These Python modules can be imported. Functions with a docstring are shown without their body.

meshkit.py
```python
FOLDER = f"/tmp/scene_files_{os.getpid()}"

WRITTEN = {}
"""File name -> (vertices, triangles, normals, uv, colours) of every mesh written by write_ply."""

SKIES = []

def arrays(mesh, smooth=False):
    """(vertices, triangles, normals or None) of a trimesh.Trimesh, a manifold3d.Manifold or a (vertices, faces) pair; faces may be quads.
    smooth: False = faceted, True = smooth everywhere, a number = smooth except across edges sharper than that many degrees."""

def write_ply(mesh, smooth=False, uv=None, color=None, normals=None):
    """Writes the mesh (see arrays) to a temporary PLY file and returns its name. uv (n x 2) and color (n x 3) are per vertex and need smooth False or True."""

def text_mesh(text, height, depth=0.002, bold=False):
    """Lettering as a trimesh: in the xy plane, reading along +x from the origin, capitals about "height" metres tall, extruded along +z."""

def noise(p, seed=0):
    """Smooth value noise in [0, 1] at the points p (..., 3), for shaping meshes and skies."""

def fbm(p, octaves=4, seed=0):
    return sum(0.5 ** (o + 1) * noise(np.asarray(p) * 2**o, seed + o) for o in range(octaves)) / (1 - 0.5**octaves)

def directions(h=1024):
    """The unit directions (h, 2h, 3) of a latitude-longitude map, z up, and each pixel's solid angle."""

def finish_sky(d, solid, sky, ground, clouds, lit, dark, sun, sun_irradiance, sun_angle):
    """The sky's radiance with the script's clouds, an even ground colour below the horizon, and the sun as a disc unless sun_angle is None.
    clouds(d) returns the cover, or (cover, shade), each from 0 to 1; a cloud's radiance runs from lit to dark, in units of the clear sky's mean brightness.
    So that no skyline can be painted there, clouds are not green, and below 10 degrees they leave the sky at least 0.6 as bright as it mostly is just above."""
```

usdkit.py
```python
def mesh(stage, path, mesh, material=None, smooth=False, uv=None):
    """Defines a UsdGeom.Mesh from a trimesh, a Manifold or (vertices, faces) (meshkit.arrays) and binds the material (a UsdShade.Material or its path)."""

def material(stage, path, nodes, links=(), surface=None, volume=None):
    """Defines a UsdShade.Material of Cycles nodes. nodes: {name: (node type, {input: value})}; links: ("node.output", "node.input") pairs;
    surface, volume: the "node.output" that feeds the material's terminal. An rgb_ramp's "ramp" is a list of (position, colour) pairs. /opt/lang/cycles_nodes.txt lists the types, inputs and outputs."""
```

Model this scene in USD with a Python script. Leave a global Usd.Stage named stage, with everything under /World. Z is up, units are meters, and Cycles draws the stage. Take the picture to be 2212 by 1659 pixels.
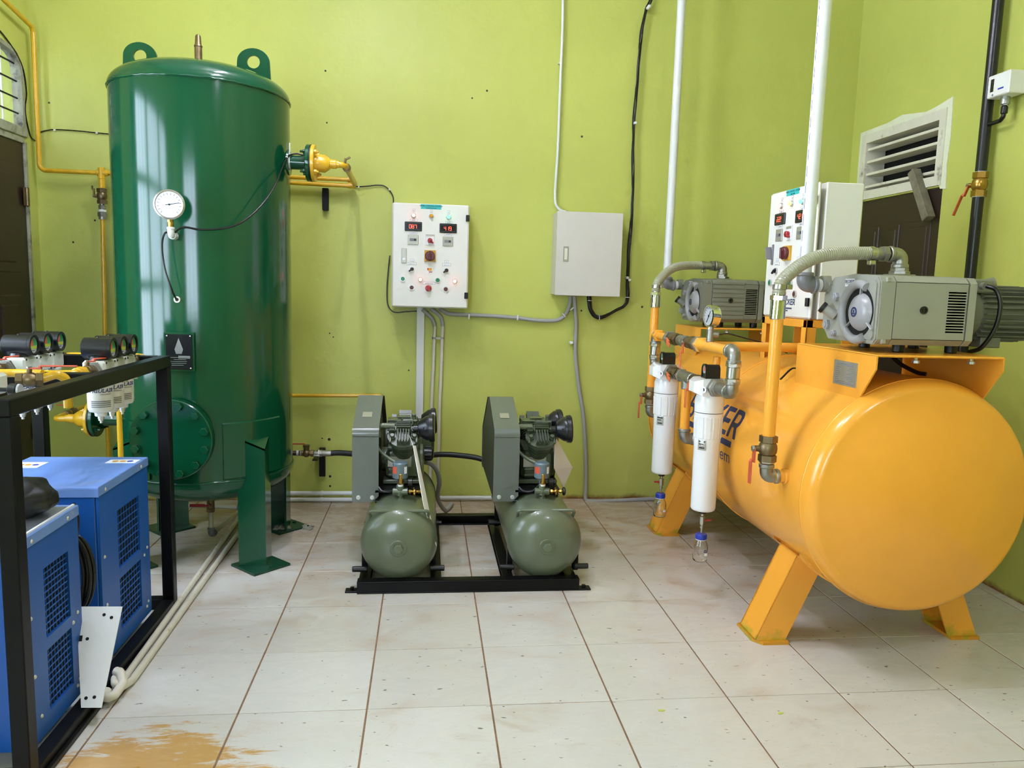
import math, random
import numpy as np, trimesh, usdkit, meshkit
from math import sin, cos, pi, radians, hypot, sqrt
from shapely.geometry import Polygon, box as sbox
from shapely.ops import unary_union
from pxr import Usd, UsdGeom, UsdLux, UsdShade, Gf, Sdf
random.seed(7); rng = np.random.default_rng(7)
stage = Usd.Stage.CreateInMemory()
UsdGeom.SetStageUpAxis(stage, 'Z'); UsdGeom.SetStageMetersPerUnit(stage, 1.0)
UsdGeom.Xform.Define(stage, '/World'); UsdGeom.Scope.Define(stage, '/World/Looks')
# ---------------------------------------------------------------- camera, sky, lamps, exposure
EXPOSURE = 0.14
FPX, YAW, PITCH, ROLL = 1637.4, 0.113889, 0.125907, 0.0280006
CAM = np.array([0.57387, -2.31199, 1.35084])
_fw = np.array([sin(YAW)*cos(PITCH), cos(YAW)*cos(PITCH), -sin(PITCH)])
_r0 = np.array([cos(YAW), -sin(YAW), 0.0]); _u0 = np.cross(_r0, _fw)
_rt = cos(ROLL)*_r0 + sin(ROLL)*_u0; _up = -sin(ROLL)*_r0 + cos(ROLL)*_u0
cam = UsdGeom.Camera.Define(stage, '/World/camera')
cam.CreateHorizontalApertureAttr(36.0); cam.CreateVerticalApertureAttr(27.0)
cam.CreateFocalLengthAttr(36.0*FPX/2212); cam.CreateClippingRangeAttr((0.05, 100)); cam.CreateExposureAttr(EXPOSURE)
cam.AddTransformOp().Set(Gf.Matrix4d(*_rt, 0, *_up, 0, *(-_fw), 0, *CAM, 1))
SKY_POWER, SKY_COLOR = 4.5, (0.76, 0.90, 1.12)
LAMP_POWER, LAMP_COLOR = 440.0, (0.93, 0.94, 1.16)
LAMPS = [(0.09, 0.97, 3.40), (0.42, 0.15, 3.40), (1.95, -2.2, 3.40)]
dome = UsdLux.DomeLight.Define(stage, '/World/sky'); dome.CreateIntensityAttr(SKY_POWER); dome.CreateColorAttr(Gf.Vec3f(*SKY_COLOR))

def at(x, y, X=None, Y=None, Z=None):
    "the point where the sight line of a pixel of the photograph meets a real plane of the room"
    d = _fw + _rt*(x-1106)/FPX - _up*(y-829.5)/FPX
    k = (X-CAM[0])/d[0] if X is not None else (Y-CAM[1])/d[1] if Y is not None else (Z-CAM[2])/d[2]
    return CAM + k*d

# ---------------------------------------------------------------- materials
def lin(c):
    if isinstance(c, str): c = [int(c[i:i+2], 16) for i in (0, 2, 4)]
    c = np.asarray(c, float)/255
    return np.where(c <= .04045, c/12.92, ((c+.055)/1.055)**2.4)
M = {}
def mat(name, col, rough=.5, metal=0, var=.06, scale=7, bump=0, bscale=80, dirt=None, coat=0, spec=.5, aniso=None, rvar=0):
    c = lin(col); N = {'g': ('texture_coordinate', {}), 'n': ('noise_texture', {'scale': scale, 'detail': 4.0, 'roughness': .6}),
        'r': ('rgb_ramp', {'ramp': [(.3, c*(1-var)), (.7, np.minimum(c*(1+var), 1))]}),
        'p': ('principled_bsdf', {'roughness': rough, 'metallic': metal, 'coat_weight': coat, 'coat_roughness': .08, 'specular_ior_level': spec})}
    L = [('g.object', 'n.vector'), ('n.fac', 'r.fac')]; last = 'r.color'
    if dirt:
        dc, lo, hi, ds = dirt
        N['dn'] = ('noise_texture', {'scale': ds, 'detail': 6.0, 'roughness': .7}); N['dr'] = ('map_range', {'from_min': lo, 'from_max': hi, 'to_min': 0.0, 'to_max': 1.0, 'clamp': True})
        N['dm'] = ('mix_color', {'b': lin(dc)}); L += [('g.object', 'dn.vector'), ('dn.fac', 'dr.value'), ('dr.result', 'dm.fac'), (last, 'dm.a')]; last = 'dm.result'
    L.append((last, 'p.base_color'))
    if rvar:
        N['rm'] = ('map_range', {'from_min': .3, 'from_max': .7, 'to_min': rough-rvar, 'to_max': rough+rvar, 'clamp': True}); L += [('n.fac', 'rm.value'), ('rm.result', 'p.roughness')]
    if bump:
        N['bn'] = ('noise_texture', {'scale': bscale, 'detail': 3.0}); N['b'] = ('bump', {'strength': bump, 'distance': .01})
        L += [('g.object', 'bn.vector'), ('bn.fac', 'b.height'), ('b.normal', 'p.normal')]
    M[name] = usdkit.material(stage, '/World/Looks/'+name, N, L, 'p.BSDF'); return M[name]
def glow(name, col, e, strength):
    M[name] = usdkit.material(stage, '/World/Looks/'+name, {'p': ('principled_bsdf', {'base_color': lin(col), 'roughness': .3, 'emission_color': lin(e), 'emission_strength': strength})}, [], 'p.BSDF')
def seq(name, nodes, links, surf): M[name] = usdkit.material(stage, '/World/Looks/'+name, nodes, links, surf)

# painted wall: lime green emulsion on uneven plaster, brown damp rising from the floor
def wall_mat(name, col):
    c = lin(col)
    seq(name, {'g': ('geometry', {}), 's': ('separate_xyz', {}),
        'n': ('noise_texture', {'scale': 1.3, 'detail': 5.0, 'roughness': .55}), 'r': ('rgb_ramp', {'ramp': [(.3, c*.93), (.7, np.minimum(c*1.05, 1))]}),
        'n2': ('noise_texture', {'scale': 5.0, 'detail': 8.0, 'roughness': .75}), 'a': ('math', {'math_type': 'multiply_add', 'value2': .09, 'value3': -.035}),
        'd': ('math', {'math_type': 'subtract'}), 'f': ('map_range', {'from_min': -.012, 'from_max': .02, 'to_min': 1.0, 'to_max': 0.0, 'clamp': True}),
        'm': ('mix_color', {'b': lin('7a4b2a')}), 'n3': ('noise_texture', {'scale': 9.0, 'detail': 3.0}), 'n4': ('noise_texture', {'scale': 90.0, 'detail': 2.0}),
        'h': ('math', {'math_type': 'multiply_add', 'value2': .06}), 'b': ('bump', {'strength': .35, 'distance': .012}),
        'p': ('principled_bsdf', {'roughness': .42, 'specular_ior_level': .4})},
        [('g.position', 'n.vector'), ('g.position', 's.vector'), ('n.fac', 'r.fac'), ('g.position', 'n2.vector'), ('n2.fac', 'a.value1'), ('s.z', 'd.value1'), ('a.value', 'd.value2'), ('d.value', 'f.value'),
         ('f.result', 'm.fac'), ('r.color', 'm.a'), ('m.result', 'p.base_color'), ('g.position', 'n3.vector'), ('g.position', 'n4.vector'), ('n4.fac', 'h.value1'), ('n3.fac', 'h.value3'), ('h.value', 'b.height'), ('b.normal', 'p.normal')], 'p.BSDF')
wall_mat('wall_paint', 'bcc262')
# white ceramic floor tile: each tile a little different, brown mud smears that grow towards the wall and round the compressor skid
seq('tile_white', {'g': ('geometry', {}), 's': ('separate_xyz', {}), 'o': ('object_info', {}),
    'tone': ('rgb_ramp', {'ramp': [(0, lin('c3bfb8')), (1, lin('cbc8c3'))]}),
    'mp': ('mapping', {'scale': (1.0, 2.2, 1.0)}), 'n1': ('noise_texture', {'scale': 3.2, 'detail': 9.0, 'roughness': .78, 'distortion': .6}),
    'far': ('map_range', {'from_min': .3, 'from_max': 2.3, 'to_min': .02, 'to_max': .27, 'clamp': True}), 'ad': ('math', {'math_type': 'add'}),
    'k1': ('map_range', {'from_min': .55, 'from_max': .80, 'to_min': 0.0, 'to_max': .72, 'clamp': True}), 'm1': ('mix_color', {'b': lin('9b7b56')}),
    'n2': ('noise_texture', {'scale': 26.0, 'detail': 3.0, 'roughness': .5}), 'k2': ('map_range', {'from_min': .685, 'from_max': .725, 'to_min': 0.0, 'to_max': .8, 'clamp': True}), 'm2': ('mix_color', {'b': lin('4a3a2c')}),
    'v': ('vector_math', {'math_type': 'distance', 'vector2': (-.2, -.42, 0.0)}), 'n3': ('noise_texture', {'scale': 11.0, 'detail': 8.0, 'roughness': .7, 'distortion': .4}), 'mp3': ('mapping', {'scale': (.6, 2.6, 1.0), 'rotation': (0, 0, .5)}),
    'e': ('math', {'math_type': 'multiply_add', 'value2': .62}), 'k3': ('map_range', {'from_min': .60, 'from_max': .66, 'to_min': .85, 'to_max': 0.0, 'clamp': True}), 'm3': ('mix_color', {'b': lin('b98a3a')}),
    'ro': ('map_range', {'from_min': .45, 'from_max': .8, 'to_min': .14, 'to_max': .5, 'clamp': True}),
    'p': ('principled_bsdf', {'specular_ior_level': .5})},
    [('g.position', 's.vector'), ('o.random', 'tone.fac'), ('g.position', 'mp.vector'), ('mp.vector', 'n1.vector'), ('s.y', 'far.value'), ('n1.fac', 'ad.value1'), ('far.result', 'ad.value2'), ('ad.value', 'k1.value'), ('k1.result', 'm1.fac'), ('tone.color', 'm1.a'),
     ('mp.vector', 'n2.vector'), ('n2.fac', 'k2.value'), ('k2.result', 'm2.fac'), ('m1.result', 'm2.a'), ('g.position', 'v.vector1'), ('g.position', 'mp3.vector'), ('mp3.vector', 'n3.vector'), ('n3.fac', 'e.value1'), ('v.value', 'e.value3'), ('e.value', 'k3.value'), ('k3.result', 'm3.fac'), ('m2.result', 'm3.a'),
     ('m3.result', 'p.base_color'), ('ad.value', 'ro.value'), ('ro.result', 'p.roughness')], 'p.BSDF')
mat('grout_brown', '7d5f48', .9, var=.25, scale=14)
mat('ceiling_white', 'dad8cc', .9); mat('trim_white', 'd3d0bd', .6, dirt=('6e6552', .58, .75, 9)); mat('plaster_edge', 'd9dcc2', .9, bump=.4, bscale=30)
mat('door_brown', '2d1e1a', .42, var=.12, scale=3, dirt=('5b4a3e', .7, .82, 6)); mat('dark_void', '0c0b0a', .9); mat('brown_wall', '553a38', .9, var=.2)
mat('green_enamel', '08432a', .13, var=.05, scale=2.5, bump=.02, bscale=5, spec=.5)
mat('green_dull', '0b3a27', .35, var=.1, dirt=('6f7564', .62, .8, 12))
mat('orange_enamel', 'f0a63a', .2, var=.05, scale=2.2, bump=.015, bscale=4)
mat('orange_foot', 'd08f26', .4, var=.05, dirt=('9a9a20', .52, .62, 14)); mat('yellow_paint', 'd3a520', .3, var=.08, scale=25, coat=.3)
mat('compressor_green', '5d6651', .3, var=.06, coat=.25, dirt=('464a38', .62, .85, 9)); mat('compressor_cast', '4b5542', .36, var=.12, scale=30, coat=.15); mat('guard_grey', '5c625b', .3, var=.04, coat=.3); mat('mesh_dark', '2b3026', .6)
mat('black_paint', '0b0b0d', .36, var=.15, scale=16, spec=.2, dirt=('3a3128', .68, .9, 12)); mat('black_rubber', '0b0b0d', .45, var=.12, scale=20); mat('black_plastic', '0f1016', .3, var=.05)
mat('blue_paint', '144f9e', .38, var=.05, scale=4); mat('blue_top', '6586c5', .42, var=.1, scale=3, dirt=('8f9bb0', .55, .8, 5)); mat('tin', 'a9adb2', .3, metal=.85, var=.1)
mat('steel', 'b4b1aa', .3, metal=1, var=.12, scale=18, bump=.05, bscale=60); mat('galvanised', '9a9890', .42, metal=.9, var=.15, scale=22, bump=.08); mat('chrome', 'd5d5d8', .1, metal=1, var=.03); mat('bolt_zinc', 'c9cacb', .35, metal=.8)
mat('brass', 'b08a48', .28, metal=1, var=.12, scale=30); mat('brass_dull', '7d6c50', .42, metal=.9, var=.2, scale=30); mat('lever_red', 'c4553c', .4, var=.06); mat('lever_orange', 'd66a3c', .4)
mat('white_enamel', 'e4e4e4', .22, var=.015, coat=.4); mat('white_plastic', 'e2e2e0', .35, var=.02); mat('cabinet_white', 'e3e1dc', .3, var=.015); mat('cabinet_grey', 'c9c5bd', .4, var=.02); mat('pvc_white', 'd9dbdc', .3, var=.03); mat('pvc_dirty', 'cfcaba', .4, var=.08, dirt=('8c7f63', .58, .8, 14)); mat('pvc_grey', '77787c', .38, var=.04); mat('conduit_grey', '9c9d9c', .5, var=.04)
mat('pump_grey', '96968c', .38, var=.03, bump=.03, bscale=200); mat('pump_old', '76776a', .42, var=.06, bump=.03, bscale=200); mat('pump_ring', '9a9a9c', .3, var=.02); mat('motor_grey', '60625a', .42, var=.06)
mat('hose_clear', '9b9a84', .3, var=.05, coat=.4); mat('paper_white', 'dcd9d2', .7, var=.03); mat('label_white', 'e6e6ea', .4, var=.01); mat('label_grey', 'aaa79c', .35, metal=.5, var=.08, scale=20); mat('print_blue', '26315f', .5); mat('print_black', '1c1c1e', .6); mat('print_grey', '77777a', .6); mat('teal_label', '2fb3b5', .5, var=.02)
mat('bowl_cloudy', 'd2d0c6', .35, var=.03); mat('filter_cream', 'c8cabb', .4, var=.03); mat('cap_blue', '2b3fa6', .35); mat('yellow_plate', 'c99a2c', .4); mat('red_plastic', 'a3262a', .35); mat('maroon', '5a2024', .35); mat('green_button', '157a50', .3); mat('amber_lens', 'e09a20', .25); mat('wood_grey', '75705c', .8, var=.25, scale=20, bump=.4, bscale=30)
mat('switch_grey', '5c6c74', .35, var=.03); mat('frame_dirty', '9a9c84', .8, var=.15, scale=9, dirt=('4f4a40', .5, .7, 12)); mat('dial_white', 'abb0b4', .25, coat=.6, var=.03); mat('dial_green', '2f8a4c', .4); mat('dial_red', 'c4533a', .4); mat('dial_lime', '9fb03a', .4); mat('leaf', 'b7c25a', .6); mat('chip', '3a3226', .8); mat('plate_black', '22252a', .22, metal=.6, var=.1); mat('wire_black', '080808', .35); mat('wire_green', '8b8f5c', .5); mat('rubbish_grey', '8d8a7c', .9, var=.2, scale=20)
glow('lamp_red', 'd03020', 'ff5a48', 14); glow('lamp_green', '20b060', '38ffa0', 9); glow('lamp_amber', 'e0a020', 'ffc040', 7); glow('digit_red', '400808', 'ff3020', 9); glow('lamp_orange', 'f0a030', 'ff9a28', 3.5)
M['lamp_tube'] = usdkit.material(stage, '/World/Looks/lamp_tube', {'p': ('emission', {'color': LAMP_COLOR, 'strength': LAMP_POWER})}, [], 'p.emission')
seq('orange_leg', {'g': ('geometry', {}), 's': ('separate_xyz', {}), 'n': ('noise_texture', {'scale': 14.0, 'detail': 5.0, 'roughness': .6}), 'a': ('math', {'math_type': 'multiply_add', 'value2': .16, 'value3': -.055}), 'd': ('math', {'math_type': 'subtract'}),
    'f': ('map_range', {'from_min': -.02, 'from_max': .02, 'to_min': .85, 'to_max': 0.0, 'clamp': True}), 'm': ('mix_color', {'a': lin('f0a63a'), 'b': lin('9a9a28')}), 'p': ('principled_bsdf', {'roughness': .3})},
    [('g.position', 's.vector'), ('g.position', 'n.vector'), ('n.fac', 'a.value1'), ('s.z', 'd.value1'), ('a.value', 'd.value2'), ('d.value', 'f.value'), ('f.result', 'm.fac'), ('m.result', 'p.base_color')], 'p.BSDF')
seq('bottle_glass', {'p': ('principled_bsdf', {'base_color': (.97, .98, .97), 'roughness': .02, 'transmission_weight': 1.0, 'ior': 1.45})}, [], 'p.BSDF')
seq('gauge_glass', {'f': ('fresnel', {'IOR': 1.45}), 't': ('transparent_bsdf', {}), 'g': ('glossy_bsdf', {'roughness': .03, 'color': (1, 1, 1)}), 'm': ('mix_closure', {})}, [('f.fac', 'm.fac'), ('t.BSDF', 'm.closure1'), ('g.BSDF', 'm.closure2')], 'm.closure')

# ---------------------------------------------------------------- mesh helpers
def V(*a): return np.array(a, float)
def unit(a): a = np.asarray(a, float); return a/np.linalg.norm(a)
def frame(d):
    w = unit(d); a = V(0, 0, 1) if abs(w[2]) < .9 else V(1, 0, 0)
    u = unit(np.cross(a, w)); return u, np.cross(w, u), w
def cat(*ms):
    ms = [m for m in (x for y in ms for x in (y if isinstance(y, (list, tuple)) else [y]))]
    return trimesh.util.concatenate(ms)
def lathe(prof, p, d, n=28, phase=0.0, sx=1, sy=1):
    "revolves (radius, distance along d) pairs about the axis through p"
    u, v, w = frame(d); p = np.asarray(p, float); a = np.arange(n)*2*pi/n + phase; vs, fs = [], []
    ring = np.outer(np.cos(a), u)*sx + np.outer(np.sin(a), v)*sy
    idx = []
    for r, t in prof:
        if r < 1e-6: idx.append([len(vs)]); vs.append(p + w*t)
        else: idx.append(list(range(len(vs), len(vs)+n))); vs.extend(p + w*t + ring*r)
    for A, B in zip(idx[:-1], idx[1:]):
        for i in range(n):
            j = (i+1) % n
            if len(A) == 1 and len(B) == 1: break
            if len(A) == 1: fs.append((A[0], B[j], B[i]))
            elif len(B) == 1: fs.append((A[i], A[j], B[0]))
            else: fs += [(A[i], A[j], B[j]), (A[i], B[j], B[i])]
    return trimesh.Trimesh(np.array(vs), np.array(fs), process=False)
def cyl(p, q, r, n=24, r2=None, ch=0):
    p, q = np.asarray(p, float), np.asarray(q, float); L = np.linalg.norm(q-p); r2 = r if r2 is None else r2
    pr = [(0, 0), (r-ch, 0)] + ([(r, ch), (r2, L-ch)] if ch else []) + [(r2-ch, L), (0, L)]
    return lathe(pr, p, q-p, n)
def ring(p, d, r0, r1, h, n=32):
    return lathe([(r0, 0), (r1, 0), (r1, h), (r0, h), (r0, 0)], p, d, n)
def hexn(p, d, r, h, ch=.12): return lathe([(0, 0), (r, 0), (r, h*(1-ch)), (r*.86, h), (0, h)], p, d, 6)
def sph(c, r, n=16): return lathe([(r*sin(t), -r*cos(t)) for t in np.linspace(0, pi, n//2+1)], c, (0, 0, 1), n)
def tube(pts, r, n=12, cap=True):
    P = np.asarray(pts, float); T = np.gradient(P, axis=0); T /= np.linalg.norm(T, axis=1, keepdims=True)+1e-12
    u, v, _ = frame(T[0]); a = np.arange(n)*2*pi/n; vs = []; R = np.broadcast_to(r, (len(P),))
    for i in range(len(P)):
        u = unit(u - T[i]*np.dot(u, T[i])); v = np.cross(T[i], u)
        vs.append(P[i] + R[i]*(np.outer(np.cos(a), u) + np.outer(np.sin(a), v)))
    vs = np.concatenate(vs); i, j = np.meshgrid(np.arange(len(P)-1), np.arange(n), indexing='ij'); k = (j+1) % n
    q = np.stack([i*n+j, i*n+k, (i+1)*n+k, (i+1)*n+j], -1).reshape(-1, 4); f = [q[:, [0, 1, 2]], q[:, [0, 2, 3]]]
    if cap:
        m = len(vs); vs = np.vstack([vs, P[:1], P[-1:]]); b = (len(P)-1)*n
        f += [np.array([(m, (x+1) % n, x) for x in range(n)]), np.array([(m+1, b+x, b+(x+1) % n) for x in range(n)])]
    return trimesh.Trimesh(vs, np.vstack(f), process=False)
def fillet(pts, rad, seg=6):
    "a polyline with its corners rounded"
    P = [np.asarray(p, float) for p in pts]; out = [P[0]]
    for a, b, c in zip(P[:-2], P[1:-1], P[2:]):
        d1, d2 = unit(a-b), unit(c-b); ang = math.acos(np.clip(np.dot(d1, d2), -1, 1))
        if ang > pi-.02: out.append(b); continue
        t = min(rad/math.tan(ang/2), .49*np.linalg.norm(a-b), .49*np.linalg.norm(c-b)); rr = t*math.tan(ang/2)
        ctr = b + unit(d1+d2)*rr/sin(ang/2); s, e = b+d1*t, b+d2*t
        x0 = unit(s-ctr); x1 = unit(e-ctr); th = math.acos(np.clip(np.dot(x0, x1), -1, 1))
        for k in range(seg+1):
            f = k/seg; out.append(ctr + rr*(sin((1-f)*th)*x0 + sin(f*th)*x1)/sin(th))
    out.append(P[-1]); return np.array(out)
def spline(pts, n=8):
    P = np.asarray(pts, float); P = np.vstack([2*P[0]-P[1], P, 2*P[-1]-P[-2]]); out = []
    for i in range(1, len(P)-2):
        p0, p1, p2, p3 = P[i-1:i+3]
        for t in np.arange(n)/n: out.append(.5*((2*p1)+(-p0+p2)*t+(2*p0-5*p1+4*p2-p3)*t*t+(-p0+3*p1-3*p2+p3)*t**3))
    out.append(P[-2]); return np.array(out)
_CB = {}
def obox(c, size, ch=0, u=(1, 0, 0), v=(0, 1, 0)):
    "box with chamfered edges, centred on c, its size along u, v and u x v"
    s = np.asarray(size, float)/2; u, v = unit(u), unit(v); w = np.cross(u, v); pts = []
    if ch > 0:
        ch = min(ch, s.min()*.9)
        for a in (-1, 1):
            for b in (-1, 1):
                for e in (-1, 1):
                    q = V(a, b, e)*s
                    for k in range(3):
                        o = V(-a, -b, -e)*ch; o[k] = 0; pts.append(q+o)
        m = trimesh.convex.convex_hull(np.array(pts))
    else: m = trimesh.creation.box(s*2)
    return trimesh.Trimesh(np.asarray(c, float) + np.asarray(m.vertices) @ np.stack([u, v, w]), m.faces, process=False)
def box(lo, hi, ch=0):
    lo, hi = np.asarray(lo, float), np.asarray(hi, float); return obox((lo+hi)/2, np.abs(hi-lo), ch)
def prism(poly, o, u, v, t):
    "polygon in the plane (o; u, v), extruded by t along u x v"
    if not hasattr(poly, 'exterior') and not hasattr(poly, 'geoms'): poly = Polygon(poly)
    u, v = unit(u), unit(v); w = np.cross(u, v); ms = []
    for g in getattr(poly, 'geoms', [poly]):
        m = trimesh.creation.extrude_polygon(g, abs(t), engine='earcut')
        P = np.asarray(m.vertices); P[:, 2] += min(t, 0)
        ms.append(trimesh.Trimesh(np.asarray(o, float) + P @ np.stack([u, v, w]), m.faces, process=False))
    return cat(ms)
def hull(pts): m = trimesh.convex.convex_hull(np.asarray(pts, float)); return m
def text(s, h, o, u, v, bold=False, d=.0006, center=True, slant=0):
    m = meshkit.text_mesh(s, h, d, bold); P = np.array(m.vertices)
    if slant: P[:, 0] += P[:, 1]*slant
    if center: P[:, 0] -= (P[:, 0].max()+P[:, 0].min())/2
    u, v = unit(u), unit(v); w = np.cross(u, v)
    return trimesh.Trimesh(np.asarray(o, float) + P @ np.stack([u, v, w]), m.faces, process=False)
def elbow(p, a, b, r, R, n=16):
    "pipe elbow with a raised band at each mouth; corner point p, mouths in directions a and b"
    p, a, b = V(*p), unit(a), unit(b); pts = fillet([p+a*R*1.25, p, p+b*R*1.25], R*.85, 8)
    return cat(tube(pts, r, n), cyl(p+a*R*.95, p+a*R*1.4, r*1.17, n, ch=r*.12), cyl(p+b*R*.95, p+b*R*1.4, r*1.17, n, ch=r*.12))

# ---------------------------------------------------------------- scene helpers
_names = {}
def _num(path):
    k = _names.get(path, 0); _names[path] = k+1
    return path if k == 0 else '%s_%03d' % (path, k)
class Node:
    def __init__(s, path, loc): s.path, s.loc = path, np.asarray(loc, float)
    @property
    def prim(s): return stage.GetPrimAtPath(s.path)
def keys(prim, **kw):
    for k, v in kw.items():
        if v: prim.SetCustomDataByKey(k, v)
def thing(name, label, category, loc=(0, 0, 0), group=None, kind=None):
    p = _num('/World/'+name); x = UsdGeom.Xform.Define(stage, p); x.AddTranslateOp().Set(Gf.Vec3d(*map(float, loc)))
    keys(x.GetPrim(), label=label, category=category, group=group, kind=kind); return Node(p, loc)
def part(t, name, m, material, label=None, smooth=35, kind=None):
    p = _num(t.path+'/'+name); q = m.copy(); q.vertices = np.asarray(q.vertices) - t.loc
    usdkit.mesh(stage, p, q, M[material], smooth=smooth)
    keys(stage.GetPrimAtPath(p), label=label, kind=kind); return Node(p, t.loc)
def solo(name, label, category, m, material, group=None, kind=None, smooth=35):
    b = np.asarray(m.bounds); loc = V((b[0, 0]+b[1, 0])/2, (b[0, 1]+b[1, 1])/2, b[0, 2]); p = _num('/World/'+name)
    q = m.copy(); q.vertices = np.asarray(q.vertices) - loc; u = usdkit.mesh(stage, p, q, M[material], smooth=smooth); u.AddTranslateOp().Set(Gf.Vec3d(*loc))
    keys(u.GetPrim(), label=label, category=category, group=group, kind=kind); return Node(p, loc)
def copy(src, delta, label, group=None):
    name = src.path.split('/')[-1].rstrip('0123456789').rstrip('_'); p = _num('/World/'+name); loc = src.loc + np.asarray(delta, float)
    x = UsdGeom.Xform.Define(stage, p); x.GetPrim().GetReferences().AddInternalReference(src.path); x.GetPrim().SetInstanceable(True)
    x.ClearXformOpOrder(); x.AddTranslateOp().Set(Gf.Vec3d(*map(float, loc)))
    keys(x.GetPrim(), label=label, group=group); return Node(p, loc)
X_, Y_, Z_ = V(1, 0, 0), V(0, 1, 0), V(0, 0, 1)

# ---------------------------------------------------------------- the room
YB, XL, XR, ZC, YR = 2.42, -1.66, 3.26, 3.55, -3.6
fl = thing('floor', 'white square floor tiles with brown joints and mud smears', 'floor', kind='structure')
part(fl, 'grout', box((XL-.1, YR-.1, -.1), (XR+.1, YB+.1, -.0022)), 'grout_brown')
for i in range(-5, 9):
    for j in range(-9, 7):
        a, b = max(.4*i+.0028, XL), min(.4*i+.3972, XR); c, d = max(.4*j+.0016, YR), min(.4*j+.3984, YB)
        if b-a > .01 and d-c > .01: part(fl, 'tile', box((a, c, -.012), (b, d, rng.uniform(-.0006, .0003)), .0012), 'tile_white', smooth=False)
def wall(name, label, poly, o, u, v, t): 
    n = thing(name, label, 'wall', kind='structure'); part(n, 'plaster', prism(poly, o, u, v, t), 'wall_paint', smooth=False); return n
wb = wall('wall_back', 'lime green painted back wall behind the tank and compressors', sbox(XL-.2, -.05, XR+.2, ZC), (0, YB, 0), X_, Z_, -.15)
D1 = (1.45, 2.31, 2.10); 
arch = Polygon([(1.45, 2.14), (2.31, 2.14), (2.31, 2.42)] + [(2.31-.1*(1-cos(t)), 2.42+.13*sin(t)) for t in np.linspace(.2, pi/2, 6)] + [(1.8, 2.585), (1.45, 2.60)])
W3 = (-.85, 1.12, .72, 2.42)
wl = wall('wall_left', 'lime green left wall with a brown door near the corner', sbox(YR-.2, -.05, YB, ZC).difference(unary_union([sbox(D1[0], -.1, D1[1], D1[2]), arch, sbox(W3[0], W3[2], W3[1], W3[3])])), (XL, 0, 0), Y_, Z_, -.045)
DR = (1.50, 2.26, 1.945); VENT = (1.535, 2.27, 1.975, 2.325)
wr = wall('wall_right', 'lime green right wall with a louvred vent over a brown door', sbox(YR-.2, -.05, YB, ZC).difference(unary_union([sbox(DR[0], -.1, DR[1], DR[2]), sbox(*[VENT[0], VENT[2], VENT[1], VENT[3]])])), (XR, 0, 0), Y_, Z_, .15)
W4 = [(-1.3, .0, .9, 2.5)]
wq = wall('wall_rear', 'lime green rear wall behind the camera with one window', sbox(XL-.2, -.05, XR+.2, ZC).difference(unary_union([sbox(a, c, b, d) for a, b, c, d in W4])), (0, YR, 0), X_, Z_, .15)
solo('ceiling', 'plain white ceiling', 'ceiling', box((XL-.2, YR-.2, ZC), (XR+.2, YB+.2, ZC+.1)), 'ceiling_white', kind='structure')
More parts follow.
